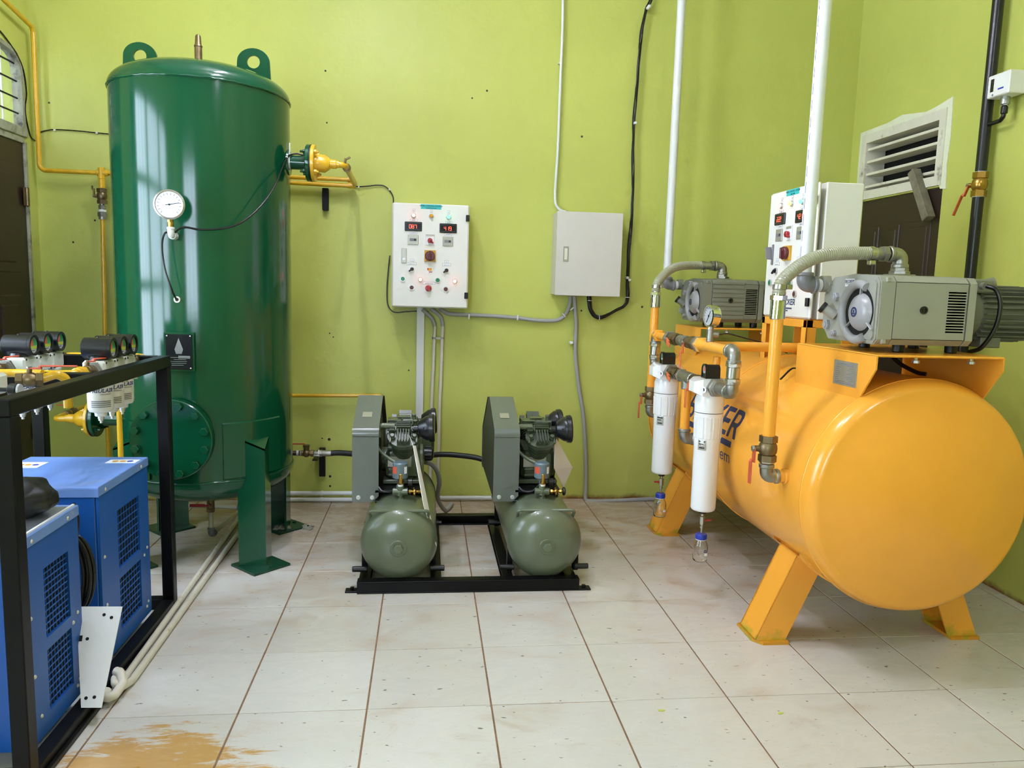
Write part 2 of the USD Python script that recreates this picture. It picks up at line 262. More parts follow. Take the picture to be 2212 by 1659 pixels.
# nail holes and chips in the back wall
for x, y, r in [(703, 153, 2.5), (1020, 212, 2.2), (1052, 196, 2.8), (706, 265, 2.2), (1257, 295, 3), (696, 947, 2), (711, 949, 4), (713, 1029, 3.5), (713, 1050, 3), (883, 800, 2.2), (712, 720, 2), (720, 728, 2), (1256, 671, 2.5), (1387, 663, 3), (205, 476, 2.5), (158, 523, 2.5), (106, 222, 2.5)]:
    p = at(x, y, Y=YB); part(wb, 'nail_hole', lathe([(0, .0012), (r/470*1.0, .0008), (r/470*1.1, 0)], p, (0, -1, 0), 8), 'chip')
# door in the left wall
d1 = thing('door_1', 'dark brown panelled door at the left edge beside the green tank', 'door', (XL, 1.88, 0), kind='structure')
part(d1, 'door_leaf', box((XL-.055, D1[0]+.03, .01), (XL-.004, D1[1]-.015, D1[2]-.03), .002), 'door_brown')
for z0, z1 in ((.12, .62), (.74, 1.24), (1.36, 1.94)):
    for y0, y1 in ((1.55, 1.84), (1.92, 2.20)):
        part(d1, 'door_panel', cat(box((XL-.01, y0, z0), (XL+.004, y1, z1), .010), box((XL-.01, y0+.05, z0+.05), (XL+.011, y1-.05, z1-.05), .010)), 'door_brown')
part(d1, 'door_frame', cat(box((XL-.1, D1[1]-.014, 0), (XL+.006, D1[1]+.012, D1[2]-.02), .002), box((XL-.1, D1[0]-.01, 0), (XL+.006, D1[0]+.014, D1[2]-.02), .002), box((XL-.1, D1[0]+.014, D1[2]-.03), (XL+.006, D1[1]-.014, D1[2]), .002)), 'frame_dirty')
for z in (1.73, .4): part(d1, 'hinge', cat(cyl((XL+.014, D1[1]-.03, z), (XL+.014, D1[1]-.03, z+.1), .009, 10, ch=.002), box((XL+.008, D1[1]-.06, z), (XL+.012, D1[1], z+.1))), 'brass_dull')
w1 = thing('window_1', 'arched barred transom over the dark brown left door', 'window', (XL, 1.88, 2.14), kind='structure')
inner = arch.buffer(-.05); part(w1, 'window_frame', prism(arch.buffer(.012).difference(arch.buffer(-.012)), (XL-.045, 0, 0), Y_, Z_, .051), 'frame_dirty'); part(w1, 'sill', box((XL-.045, 1.45, 2.105), (XL+.012, 2.325, 2.155), .003), 'frame_dirty')
for y in (1.56, 1.68, 1.80, 1.92, 2.04, 2.16): part(w1, 'bar', cyl((XL-.03, y, 2.15), (XL-.03, y, 2.56), .006, 10), 'trim_white')
for z in (2.23, 2.31, 2.40, 2.49): part(w1, 'rod', cyl((XL-.022, 1.47, z), (XL-.022, 2.30, z), .005, 8), 'black_paint')
part(w1, 'loose_cable', tube(spline([(XL+.006, 1.9, 2.64), (XL+.006, 2.12, 2.60), (XL+.006, 2.30, 2.50), (XL+.006, 2.345, 2.36), (XL+.006, 2.32, 2.25), (XL+.006, 2.36, 2.13), (XL+.006, 2.41, 2.105)]), .004, 6), 'wire_black')
bd = thing('wall_lobby', 'dim brown wall seen through the barred transom', 'wall', kind='structure'); part(bd, 'plaster', cat(box((XL-1.3, .9, 0), (XL-1.2, 3.6, 3.4)), box((XL-1.3, .9, 2.75), (XL-.045, 3.6, 2.8)), box((XL-1.3, 3.5, 0), (XL-.045, 3.6, 3.4)), box((XL-1.3, .9, -.1), (XL-.045, 3.6, 0)), box((XL-1.3, .9, 0), (XL-.55, 1.0, 3.4)), box((XL-.12, .9, 0), (XL-.045, 1.4, 3.4))), 'brown_wall')
lamp_b = thing('wall_bulb', 'round bulb holder behind the bars of the left transom', 'lamp', (XL-.13, 2.17, 2.30))
part(lamp_b, 'holder', lathe([(0, 0), (.034, 0), (.034, .02), (.024, .03), (.0, .03)], (XL-.13, 2.17, 2.375), (1, 0, 0), 20), 'trim_white'); part(lamp_b, 'bulb', lathe([(0, 0), (.016, 0), (.03, .05), (.03, .1), (.018, .125), (0, .13)], (XL-.125, 2.15, 2.355), (.2, -.55, -.8), 16), 'pvc_white')
part(lamp_b, 'bracket', cyl((XL-.13, 2.17, 2.375), (XL-.13, 2.32, 2.375), .008, 8), 'trim_white')
# door and vent in the right wall
d2 = thing('door_2', 'brown panelled door behind the white cabinet under the louvred vent', 'door', (XR, 1.88, 0), kind='structure')
part(d2, 'door_leaf', box((XR+.012, DR[0]+.004, .01), (XR+.05, DR[1], DR[2]-.004), .002), 'door_brown')
for z0, z1 in ((.2, .9), (1.0, 1.78)):
    for y0, y1 in ((1.58, 1.80), (1.86, 2.0), (2.06, 2.2)):
        part(d2, 'door_panel', cat(box((XR+.007, y0, z0), (XR+.02, y1, z1), .004), box((XR+.004, y0+.03, z0+.03), (XR+.02, y1-.03, z1-.03), .003)), 'door_brown')
w2 = thing('window_2', 'whitish louvred vent with four slats above the right door', 'window', (XR, 1.9, 1.96), kind='structure')
vo = sbox(VENT[0], VENT[2], VENT[1], VENT[3]); edge = []
ragged = Polygon([(x + rng.uniform(-.012, .012), z + rng.uniform(-.012, .012)) for x, z in [(VENT[1]+.045, 1.95), (VENT[1]+.05, 2.15), (VENT[1]+.045, 2.365), (2.05, 2.372), (1.9, 2.385), (1.7, 2.375), (1.6, 2.38), (VENT[0]-.055, 2.385), (VENT[0]-.06, 2.2), (VENT[0]-.052, 2.05), (VENT[0]-.055, 1.93), (VENT[0]-.01, 1.93), (VENT[0]-.01, 1.96), (VENT[1], 1.96)]])
part(w2, 'plaster_edge', prism(ragged.difference(vo.buffer(.012)), (XR-.004, 0, 0), Y_, Z_, .006), 'plaster_edge')
part(w2, 'window_frame', prism(vo.buffer(.022, join_style=2).difference(vo.buffer(-.03, join_style=2)), (XR-.010, 0, 0), Y_, Z_, .13), 'trim_white')
for k in range(4):
    z = 2.015 + k*.075; part(w2, 'slat', box((XR+.004, 1.555, z+.008), (XR+.10, 2.25, z+.024), .002), 'trim_white')
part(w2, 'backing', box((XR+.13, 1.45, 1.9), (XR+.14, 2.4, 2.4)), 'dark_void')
solo('timber_batten', 'short rough grey timber batten nailed slantwise over the right door head', 'timber', obox((XR-.028, 1.632, 1.915), (.05, .32, .05), .003, X_, (0, -.52, -.854)), 'wood_grey')
# windows out of the picture: daylight
w3 = thing('window_3', 'white framed barred window in the left wall nearer the camera', 'window', (XL, .13, .72), kind='structure')
part(w3, 'window_frame', prism(sbox(W3[0], W3[2], W3[1], W3[3]).difference(unary_union([sbox(a, b, a+.60, c) for a in (-.81, -.165, .48) for b, c in ((.78, 1.28), (1.34, 1.88), (1.94, 2.36))])), (XL-.09, 0, 0), Y_, Z_, .06), 'trim_white')
for y in np.arange(W3[0]+.1, W3[1], .11): part(w3, 'bar', cyl((XL-.02, y, W3[2]), (XL-.02, y, W3[3]), .007, 8), 'black_paint')
w4 = thing('window_4', 'white framed window in the rear wall', 'window', (-.65, YR, .9), kind='structure')
part(w4, 'window_frame', prism(sbox(-1.3, .9, 0, 2.5).difference(unary_union([sbox(a, b, a+.36, c) for a in (-1.24, -.83, -.42) for b, c in ((.96, 1.9), (1.98, 2.44))])), (0, YR-.05, 0), X_, Z_, -.06), 'trim_white')
for x, y, z in LAMPS:
    t = thing('ceiling_tube_lamp', ['white tube lamp on the ceiling nearest the green tank', 'white tube lamp on the ceiling over the middle of the room', 'white tube lamp on the ceiling above the camera'][LAMPS.index((x, y, z))], 'lamp', (x, y, z-.03))
    part(t, 'batten', box((x-.035, y-.24, z+.03), (x+.035, y+.24, ZC), .004), 'white_plastic'); part(t, 'tube', cyl((x, y-.2, z), (x, y+.2, z), .018, 12), 'lamp_tube')
    for s in (-1, 1): part(t, 'lamp_holder', box((x-.022, y+s*.2-.012, z-.024), (x+.022, y+s*.2+.012, z+.03), .003), 'white_plastic')
# ---------------------------------------------------------------- green vertical tank
TC = V(-.502, 1.575, 0); TR = .400
tk = thing('air_receiver_tank', 'tall upright dark green air receiver tank on four legs', 'tank', TC)
part(tk, 'shell', lathe([(TR, .42), (TR, .43)] + [(TR, z) for z in np.linspace(.5, 2.15, 12)] + [(TR, 2.215)], TC, Z_, 96), 'green_enamel', smooth=50)
def dome(z0, s, h):
    pr = [(TR+.004, z0-s*.012), (TR+.004, z0)] + [((TR+.002)*f, z0+s*h*sqrt(1-f**2.7)) for f in (.995, .985, .965, .94, .9, .85, .78, .68, .55, .4, .25, .1, 0)]
    return lathe(pr if s > 0 else pr[::-1], TC, Z_, 96)
part(tk, 'top_head', dome(2.215, 1, .122), 'green_enamel', smooth=50); part(tk, 'bottom_head', dome(.42, -1, .135), 'green_enamel', smooth=50)
def bead(z, r, n=150):
    a = np.arange(n+1)*2*pi/n; w = rng.uniform(-.0016, .0016, n+1); w[-1] = w[0]
    return tube(np.stack([TC[0]+(r+.001)*np.cos(a), TC[1]+(r+.001)*np.sin(a), z+w], 1), .0055+rng.uniform(-.001, .0012, n+1), 6, cap=False)
part(tk, 'weld_bead', bead(2.208, TR), 'green_enamel', smooth=60); part(tk, 'weld_bead', bead(.43, TR), 'green_enamel', smooth=60)
lug = Polygon([(-.082, -.1)] + [(-.075*cos(t)*(1 if abs(cos(t)) > .99 else 1), .035+.062*sin(t)) for t in np.linspace(0, pi, 17)] + [(.082, -.1)]).difference(Polygon([(.03*cos(t), .035+.03*sin(t)) for t in np.linspace(0, 2*pi, 20)[:-1]]))
for px_, zz in ((548, 2.382), (303, 2.378)):
    c = at(px_, 128 if px_ > 400 else 112, Y=TC[1]); part(tk, 'lifting_lug', prism(lug, (c[0], TC[1]+.006, zz-.035), X_, Z_, .014), 'green_enamel')
sv = TC + V(-.012, 0, 2.335)
s0 = part(tk, 'safety_valve', cat(hexn(sv, Z_, .026, .022), lathe([(.02, .02), (.02, .03), (.017, .034), (.017, .10), (.019, .102), (.019, .106), (.015, .112), (.012, .15), (.008, .156), (0, .157)], sv, Z_, 20)), 'brass_dull', 'brass safety valve')
part(s0, 'side_port', cyl(sv+V(-.03, 0, .03), sv+V(0, 0, .03), .009, 12), 'brass_dull')
# legs: steel angles standing on square plates
for k, (sx, sy) in enumerate(((1, -1), (1, 1), (-1, 1), (-1, -1))):
    vx = TC + V(sx*.335, sy*.325, 0); dr = unit(V(sx, sy, 0)); top = .66; cut = V(vx[0], vx[1], .575); cn = -unit(dr*.62+Z_)
    pl_ = [box(vx+V(-sx*.125, -sy*.010, .012), vx+V(0, 0, top)), box(vx+V(-sx*.010, -sy*.125, .012), vx+V(0, -sy*.010, top))]
    a3 = [vx+V(-sx*.125, 0, 0), vx.copy(), vx+V(0, -sy*.125, 0)]; zc_ = [.575 - .62*np.dot(p-vx, dr) for p in a3]
    lg = part(tk, 'leg', cat(*[m.slice_plane(cut, cn, cap=False) for m in pl_], hull([p+Z_*(z+e) for p, z in zip(a3, zc_) for e in (-.008, .002)])), 'green_enamel', smooth=False)
    part(tk, 'base_plate', obox(vx-dr*.045+V(0, 0, .006), (.195, .195, .012), .001, dr, V(-dr[1], dr[0], 0)), 'green_dull')
    tn = V(-dr[1], dr[0], 0); part(lg, 'doubler_pad', lathe([(TR, -.16), (TR+.008, -.155), (TR+.008, .10), (TR, .105)], TC+V(0, 0, .60), Z_, 96).slice_plane(TC+dr*.2, dr).slice_plane(TC+tn*.15, -tn).slice_plane(TC-tn*.15, tn), 'green_enamel')
    part(tk, 'anchor_bolt', hexn(vx+dr*.025+V(0, 0, .012), Z_, .011, .009), 'green_dull')
# manhole cover facing the room
mc = at(375, 947, Y=1.16); md = unit(mc[:2]-TC[:2]); md = V(md[0], md[1], 0); md = unit(V(md[0]*.55, md[1], 0)); mo = V(TC[0], TC[1], mc[2]) + md*(TR-.02)
mo = V(mc[0], 0, mc[2]); mo[1] = TC[1] - sqrt(TR**2-(mc[0]-TC[0])**2) - .012
part(tk, 'manhole_neck', cyl(mo-md*.1, mo+md*.018, .165, 48), 'green_enamel'); mcov = part(tk, 'manhole_cover', cat(lathe([(0, .04), (.176, .04), (.18, .036), (.18, .02), (.176, .018), (0, .018)][::-1], mo, md, 64), ring(mo, md, .12, .18, .015, 64)), 'green_enamel')
mu = unit(np.cross(Z_, md)); 
for k in range(12):
    a = 2*pi*(k+.5)/12; p = mo + md*.04 + mu*.155*cos(a) + Z_*.155*sin(a); part(mcov, 'bolt', cat(cyl(p-md*.001, p+md*.003, .0205, 20), hexn(p+md*.003, md, .0185, .017)), 'green_enamel')
# name plate on its bracket
np_ = at(389, 760, Y=1.165); nd = unit(V(np_[0]-TC[0], np_[1]-TC[1], 0)); nu = unit(np.cross(Z_, nd)); c0 = V(TC[0], TC[1], np_[2]) + nd*(TR+.022)
part(tk, 'plate_bracket', cat(obox(c0-nd*.018, (.03, .1, .13), .002, nd, nu), obox(c0-nd*.002, (.006, .128, .172), .002, nd, nu)), 'green_enamel')
npl = part(tk, 'name_plate', obox(c0+nd*.0025, (.003, .112, .156), .0008, nd, nu), 'plate_black', 'dark engraved name plate')
part(npl, 'engraving', cat(prism([(-.018, .0), (0, .05), (.018, .0), (.012, -.02), (-.012, -.02)], c0+nd*.0042+Z_*.012, nu, Z_, .0005), *[obox(c0+nd*.0042+nu*rng.uniform(-.012, .004)-Z_*(.024+.0085*k), (.0006, rng.uniform(.05, .09), .002), 0, nd, nu) for k in range(5)], obox(c0+nd*.0042+nu*.022-Z_*.022, (.0006, .05, .012), 0, nd, nu)), 'tin', kind='stuff')
for a in (-1, 1):
    for b in (-1, 1): part(npl, 'rivet', sph(c0+nd*.003+nu*a*.049+Z_*b*.071, .004, 8), 'bolt_zinc')
# dial gauge on a grey elbow
gp = at(366, 442, Y=1.08); ge = at(371, 490, Y=1.10); gd = unit(V(.12, -1, 0)); sk = at(377, 497, Y=1.17)
gz = part(tk, 'pressure_gauge', cat(lathe([(0, -.03), (.05, -.03), (.058, -.024), (.06, -.004), (.0625, 0), (.0625, .006), (.056, .008), (.054, .003), (0, .003)], gp, gd, 40)), 'steel', 'steel cased dial gauge')
part(gz, 'dial', lathe([(0, .0042), (.053, .0042), (.053, .003)][::-1], gp, gd, 40), 'dial_white'); gu = unit(np.cross(Z_, gd))
part(gz, 'needle', cat(obox(gp+gd*.0055+gu*.012+Z_*.003, (.001, .055, .0022), 0, gd, unit(gu+Z_*.2)), cyl(gp+gd*.004, gp+gd*.007, .004, 10)), 'print_black')
part(gz, 'scale', cat([obox(gp+gd*.0048+.044*(gu*cos(a)+Z_*sin(a)), (.0006, .008, .0014), 0, gd, gu*cos(a)+Z_*sin(a)) for a in np.radians(np.arange(-45, 226, 18))]), 'print_black', kind='stuff')
part(gz, 'gauge_stem', cat(hexn(gp-Z_*.075-gd*.012, Z_, .012, .016), cyl(gp-Z_*.092-gd*.012, gp-Z_*.072-gd*.012, .0125, 16)), 'brass')
part(tk, 'gauge_elbow', cat(elbow(gp-Z_*.125-gd*.012, Z_, -gd, .0135, .024, 16), cyl(gp-Z_*.125-gd*.035, gp-Z_*.125-gd*.10, .016, 16)), 'pvc_white')
cg = at(383, 647, Y=1.175); part(tk, 'cable_gland', cat(hexn(V(cg[0], 1.20, cg[2]), (0, -1, 0), .017, .02), ring(V(cg[0], 1.18, cg[2]), (0, -1, 0), .008, .014, .012, 20)), 'trim_white')
# the two flanged nozzles: green on the tank side, yellow bolted on
def nozzle(side, z, name):
    c = TC + V(.34 if side > 0 else -.38, 0, z); d = V(side, 0, 0)
    n = part(tk, 'nozzle_pipe', cyl(c, c+d*.16, .034, 24), 'green_enamel'); f = part(tk, 'flange', cyl(c+d*.145, c+d*.165, .088, 40, ch=.003), 'green_enamel')
    part(tk, 'gasket', cyl(c+d*.165, c+d*.169, .0885, 40), 'black_rubber'); y = part(tk, 'yellow_flange', cat(cyl(c+d*.169, c+d*.187, .088, 40, ch=.003), lathe([(.045, .187), (.042, .20), (.042, .232), (.026, .255), (.022, .256), (.022, .285), (.018, .287), (.018, .30), (0, .30)], c, d, 28)), 'yellow_paint', 'yellow painted flange and reducer')
    for k in range(4):
        a = pi/4 + k*pi/2; p = c + V(0, cos(a), sin(a))*.066
        part(y, 'bolt', cat(hexn(p+d*.187, d, .012, .012), cyl(p+d*.187, p+d*.207, .006, 10)), 'yellow_paint'); part(f, 'nut', cat(hexn(p+d*.145, -d, .012, .012), cyl(p+d*.14, p+d*.12, .006, 10)), 'green_enamel')
    return c + d*.30
part(tk, 'nozzle_pad', cyl(TC+V(.36, 0, 1.925), TC+V(.405, 0, 1.925), .07, 32, r2=.06), 'green_enamel')
NR = nozzle(1, 1.927, 'r'); NL = nozzle(-1, .655, 'l')
dv = V(-.505, 1.575, .285)
part(tk, 'drain_valve', cat(cyl(dv+V(0, 0, .02), dv-V(0, 0, .04), .014, 16), hexn(dv-V(0, 0, .045), Z_, .021, .02), cyl(dv-V(0, 0, .085), dv-V(0, 0, .045), .019, 16), hexn(dv-V(0, 0, .105), Z_, .021, .02), cyl(dv-V(0, 0, .065), dv+V(-.0, -.035, -.065), .008, 10)), 'brass_dull', 'brass drain valve')
part(tk, 'valve_lever', cat(obox(dv+V(-.055, -.036, -.062), (.075, .004, .016), .001), obox(dv+V(-.012, -.034, -.064), (.03, .004, .01))), 'red_plastic', 'red lever')
# capillary cable: gland - gauge - right nozzle
solo('capillary_cable', 'thin black cable looping over the green tank from its gauge to the upper flange', 'cable', cat(
    tube(spline([V(cg[0], 1.165, cg[2]), at(372, 628, Y=1.12), at(356, 580, Y=1.11), at(350, 530, Y=1.12), at(357, 503, Y=1.13), gp-Z_*.125-gd*.02]), .0042, 8),
    tube(spline([gp-Z_*.125-gd*.03, at(395, 491, Y=1.16), at(435, 496, Y=1.165), at(490, 492, Y=1.165), at(530, 475, Y=1.19), at(570, 437, Y=1.25), at(595, 398, Y=1.33), at(610, 362, Y=1.44), at(622, 338, Y=1.53), at(640, 332, Y=1.56), at(658, 337, Y=1.57), at(668, 345, Y=1.60)]), .0042, 8)), 'wire_black')
solo('cable_tie', 'white cable tie round the upper green nozzle of the tank', 'cable tie', cat(ring(TC+V(.405, 0, 1.927), X_, .0345, .037, .005, 24), obox(TC+V(.4075, -.02, 1.985), (.005, .002, .06))), 'pvc_white')

# ---------------------------------------------------------------- ball valve maker
def ball_valve(t, p, d, r, lev, levd, L=.06, body='brass', lever='lever_red', nut='galvanised', levlen=.075, hexes=True):
    "a valve body along d centred at p; the stem leaves along lev and the lever points along levd"
    d, lev, levd = unit(d), unit(lev), unit(levd); h = L/2
    b = part(t, 'ball_valve', cat(hexn(p-d*h, d, r*1.28, L*.26, .05), lathe([(r*.95, -h*.55), (r*1.25, -h*.3), (r*1.32, 0), (r*1.25, h*.3), (r*.95, h*.55)], p, d, 20), hexn(p+d*h, -d, r*1.28, L*.26, .05), cyl(p+lev*r, p+lev*(r*1.9), r*.45, 12)), body)
    w = np.cross(lev, levd); q = p + lev*r*2.0
    part(b, 'stem_nut', hexn(q, lev, r*.42, r*.35), nut)
    part(b, 'lever', cat(obox(q+levd*r*.9, (r*.25, r*2.2, r*.7), .0006, lev, levd), obox(q+levd*r*1.7+lev*r*.2, (r*.55, r*.5, r*.7), .0006, lev, unit(levd+lev*.6)), obox(q+levd*(r*1.8+levlen/2)+lev*r*.42, (.0045, levlen, r*.85), .0015, lev, levd)), lever)
    return b

# ---------------------------------------------------------------- yellow pipework
YW = 2.345
yp = thing('yellow_pipe', 'yellow pipe running down the left corner to a brass valve beside the green tank', 'pipe', (XL, YB, 0))
xw = XL+.055; zc = 2.70
part(yp, 'wall_run', tube(fillet([(xw, .3, 3.02), (xw, YW, zc), (xw, YW, 1.935), (-1.275, YW, 1.935)], .035, 6), .0125, 12), 'yellow_paint')
part(yp, 'tee', cat(cyl((-1.275, YW, 1.90), (-1.275, YW, 1.965), .019, 16, ch=.003), cyl((-1.30, YW, 1.935), (-1.24, YW, 1.935), .0175, 16, ch=.003)), 'yellow_paint')
part(yp, 'cross_run', cyl((-1.27, YW, 1.935), (-.24, YW, 1.955), .0125, 12), 'yellow_paint')
part(yp, 'socket', cyl((-1.275, YW, 1.85), (-1.275, YW, 1.905), .017, 16), 'yellow_paint')
ball_valve(yp, V(-1.277, YW, 1.805), Z_, .021, -X_, Z_, .085, 'brass_dull', 'brass_dull', levlen=.02)
part(yp, 'union', cat(cyl((-1.278, YW, 1.70), (-1.278, YW, 1.765), .014, 16), hexn((-1.278, YW, 1.735), Z_, .02, .02), hexn((-1.278, YW, 1.69), Z_, .026, .026), cyl((-1.278, YW, 1.675), (-1.278, YW, 1.695), .021, 16)), 'galvanised'); part(yp, 'sealing_band', cyl((-1.278, YW, 1.717), (-1.278, YW, 1.73), .021, 16), 'pvc_white')
part(yp, 'drop_pipe', tube(fillet([(-1.279, YW, 1.69), (-1.297, YW, .60), (-1.297, YW, .06)], .02), .0125, 12), 'yellow_paint')
yp2 = thing('yellow_pipe', 'yellow pipe pair on the back wall right of the green tank reaching its upper flange', 'pipe', (-.05, YW, 1.9))
cE = NR + V(.07, .0, 0)
part(yp2, 'flange_run', tube(fillet([NR-X_*.02, V(.166, 1.575, 1.925), V(.142, YW, 1.935)], .03), .0145, 12), 'yellow_paint')
part(yp2, 'elbow_band', cat(ring(V(.164, 1.66, 1.926), (-.03, 1, 0), .0145, .021, .022, 18)), 'brass_dull'); part(yp2, 'thumb_valve', cat(cyl(V(.165, 1.575, 1.935), V(.168, 1.575, 1.957), .006, 10), obox(V(.178, 1.575, 1.957), (.03, .006, .01), .002, unit(V(1, 0, .5)), Y_)), 'brass_dull')
part(yp2, 'upper_run', cyl((-.24, YW, 1.957), (.125, YW, 1.957), .0125, 12), 'yellow_paint'); part(yp2, 'lower_run', tube(fillet([(-.24, YW, 1.925), (.125, YW, 1.922), (.14, YW-.0, 1.93)], .01), .0125, 12), 'yellow_paint')
part(yp2, 'end_tee', cat(cyl((.1, YW, 1.957), (.13, YW, 1.957), .017, 16), cyl((.105, YW, 1.922), (.14, YW, 1.922), .016, 16), cyl((.13, YW, 1.91), (.125, YW, 1.975), .015, 14)), 'yellow_paint')
solo('pipe_bracket', 'black metal bracket strip under the yellow pipe pair', 'bracket', cat(box((-.053, YB-.035, 1.78), (-.017, YB-.002, 1.908), .002), box((-.045, YB-.04, 1.775), (-.02, YB-.03, 1.79))), 'black_paint')
yp3 = thing('yellow_pipe', 'low yellow pipe from the green tank ending behind the left compressor', 'pipe', (0, YW, .6))
part(yp3, 'run', tube(fillet([(-.25, YW+.01, .667), (.305, YW+.01, .674), (.305, YW+.01, .40)], .02), .0115, 12), 'yellow_paint'); part(yp3, 'clip', ring((.195, YW+.01, .673), X_, .0115, .015, .012, 16), 'yellow_paint')
solo('pipe_bracket', 'black metal bracket strip behind the belt guard under the low yellow pipe', 'bracket', cat(box((.178, YB-.04, .50), (.222, YB-.002, .655), .002)), 'black_paint')
yp4 = thing('yellow_pipe', 'bent yellow pipe with a small red valve at the left flange of the green tank', 'pipe', NL)
part(yp4, 'run', tube(fillet([NL+X_*.02, NL-V(.05, 0, .003), NL+V(-.045, .30, .005), NL+V(.02, .5, .01)], .025), .0145, 12), 'yellow_paint'); part(yp4, 'socket', cat(cyl(NL+V(-.047, .10, .0), NL+V(-.046, .135, .001), .02, 16)), 'brass_dull')
ball_valve(yp4, NL+V(-.045, .18, .003), Y_, .014, Z_, -X_, .05, 'brass_dull', levlen=.05)
yp5 = thing('yellow_pipe', 'upright yellow pipe between the blue dryer and the green tank manhole', 'pipe', at(258, 985, Y=1.18)*V(1, 1, 0))
a, b = at(257, 880, Y=1.10), at(257, 990, Y=1.10); part(yp5, 'riser', cyl(V(a[0], 1.10, .02), V(a[0], 1.10, a[2]+.0), .0115, 12), 'yellow_paint'); part(yp5, 'cap', cyl(V(a[0], 1.10, a[2]-.005), V(a[0], 1.10, a[2]+.02), .013, 12), 'black_plastic')
# white drain pipes
wp = thing('drain_pipe', 'twin dirty white drain pipes on the floor between green tank and black rack', 'pipe', (-.44, 1.1, 0))
A0, A1 = at(524, 1108, Z=.014), at(262, 1478, Z=.014); B0, B1 = at(536, 1122, Z=.014), at(285, 1470, Z=.014)
part(wp, 'pipe', tube(fillet([A0, A1+V(-.004, .06, 0), A1+V(-.006, -.045, 0), A1+V(-.016, -.08, .0), A1+V(-.024, -.09, .0)], .03), .0125, 12), 'pvc_dirty')
part(wp, 'pipe', tube(fillet([B0, B1, B1+V(-.006, -.06, .012), B1+V(-.020, -.085, .03), B1+V(-.036, -.045, .032), B1+V(-.040, .01, .03)], .02), .0125, 12), 'pvc_dirty')
part(wp, 'loop', tube(fillet([B1+V(-.038, -.03, .05), B1+V(-.02, -.04, .05), B1+V(.0, -.07, .03), B1+V(-.008, -.12, .016), B1+V(-.03, -.14, .016), B1+V(-.04, -.10, .02)], .02), .0145, 12), 'pvc_dirty')
wd = thing('drain_pipe', 'white drain pipe with grey elbows below the green tank', 'pipe', (-.5, 1.6, 0))
p0 = dv-V(0, 0, .105); p1 = V(-.505, 1.575, .06); p2 = at(527, 1096, Z=.06)
part(wd, 'pipe', cat(cyl(p0, p1, .0115, 14), cyl(p1, p2, .0115, 14), cyl(p2, p2+V(-.42, .05, .0), .0115, 14)), 'pvc_dirty'); part(wd, 'elbow', elbow(p1, Z_, p2-p1, .016, .026), 'pvc_grey'); part(wd, 'elbow', elbow(p2, p1-p2, -X_, .016, .026), 'pvc_grey')
# ---------------------------------------------------------------- black rack with dryers and filters
rk = thing('equipment_rack', 'open black steel tube rack round the blue dryers at the left', 'rack', (-.7, .25, 0))
RX0, RX1, RY0, RY1, RZ = -.955, -.442, -.345, .84, 1.045
for x in (RX0, RX1-.045):
    for y in (RY0, RY1-.045): part(rk, 'post', box((x, y, 0), (x+.045, y+.045, RZ-.045), .003), 'black_paint')
for z in (0, RZ-.045):
    for x in (RX0, RX1-.045): part(rk, 'long_rail', box((x, RY0+(0 if z else .045), z), (x+.045, RY1-(0 if z else .045), z+.045), .003), 'black_paint')
    for y in (RY0, RY1-.045, .20) if z else (RY0, RY1-.045): part(rk, 'cross_rail', box((RX0+.045, y, z), (RX1-.045, y+.045, z+.045), .003), 'black_paint')
part(rk, 'floor_rail', box((RX1+.0, RY0, 0), (RX1+.012, RY1-.06, .018), .002), 'black_paint')
for y, z in ((.62, .999), (.52, .999)): part(rk, 'bolt', cat(cyl((-.50, y, .985), (-.50, y, 1.0), .007, 10), hexn((-.50, y, .978), Z_, .011, .008)), 'bolt_zinc')
def dryer(y0, y1, top, label, nm):
    x0, x1, z0 = -.905, -.487, .05
    t = thing('air_dryer', label, 'dryer', ((x0+x1)/2, (y0+y1)/2, z0)); W = y1-y0; th = top
    holes = [(y0+W*.33, z0+(th-z0)*f0, y0+W*.78, z0+(th-z0)*f1) for f0, f1 in ((.46, .80), (.10, .40))]
    part(t, 'cabinet', cat(box((x0, y0, z0), (x1-.012, y1, th-.002), .003)), 'blue_paint')
    pan = sbox(y0+.002, z0+.004, y1-.002, th-.03).difference(unary_union([sbox(*h) for h in holes]))
    part(t, 'side_panel', prism(pan, (x1-.010, 0, 0), Y_, Z_, .010), 'blue_paint')
    part(t, 'cover', cat(box((x0-.003, y0-.003, th-.006), (x1+.003, y1+.003, th), .002), box((x1-.001, y0-.003, th-.032), (x1+.003, y1+.003, th-.004), .001), box((x0-.003, y0-.005, th-.034), (x1+.003, y0-.001, th-.004), .001)), nm)
    for a, b, c, d in holes:
        g = part(t, 'grille', box((x1-.0115, a, b), (x1-.0105, c, d)), 'dark_void'); ns, nr = 8, max(8, int(8*(d-b)/(c-a)))
        part(g, 'wire', cat([box((x1-.009, a+(c-a)*k/ns-.0013, b), (x1-.006, a+(c-a)*k/ns+.0013, d)) for k in range(1, ns)] + [box((x1-.007, a, b+(d-b)*k/nr-.0013), (x1-.004, c, b+(d-b)*k/nr+.0013)) for k in range(1, nr)]), 'blue_paint', kind='stuff', smooth=False)
    for y, z in ((y0+.05, th-.02), (y1-.07, th-.02), (y0+.03, .42), (y1-.06, .30), (y0+.06, .12), (y1-.05, .09), (y1-.03, .32), (y1-.035, .105), (y0+.035, .25)):
        part(t, 'screw', lathe([(0, .004), (.004, .0035), (.0065, .0005), (.0065, 0)][::-1], (x1+(.003 if z > th-.05 else 0), y, z), X_, 12), 'bolt_zinc')
    return t
df = dryer(.235, .675, .668, 'far blue refrigerant air dryer with stickers on its top', 'blue_top')
dn = dryer(-.245, .085, .652, 'near blue refrigerant air dryer with a bare metal top', 'blue_top')
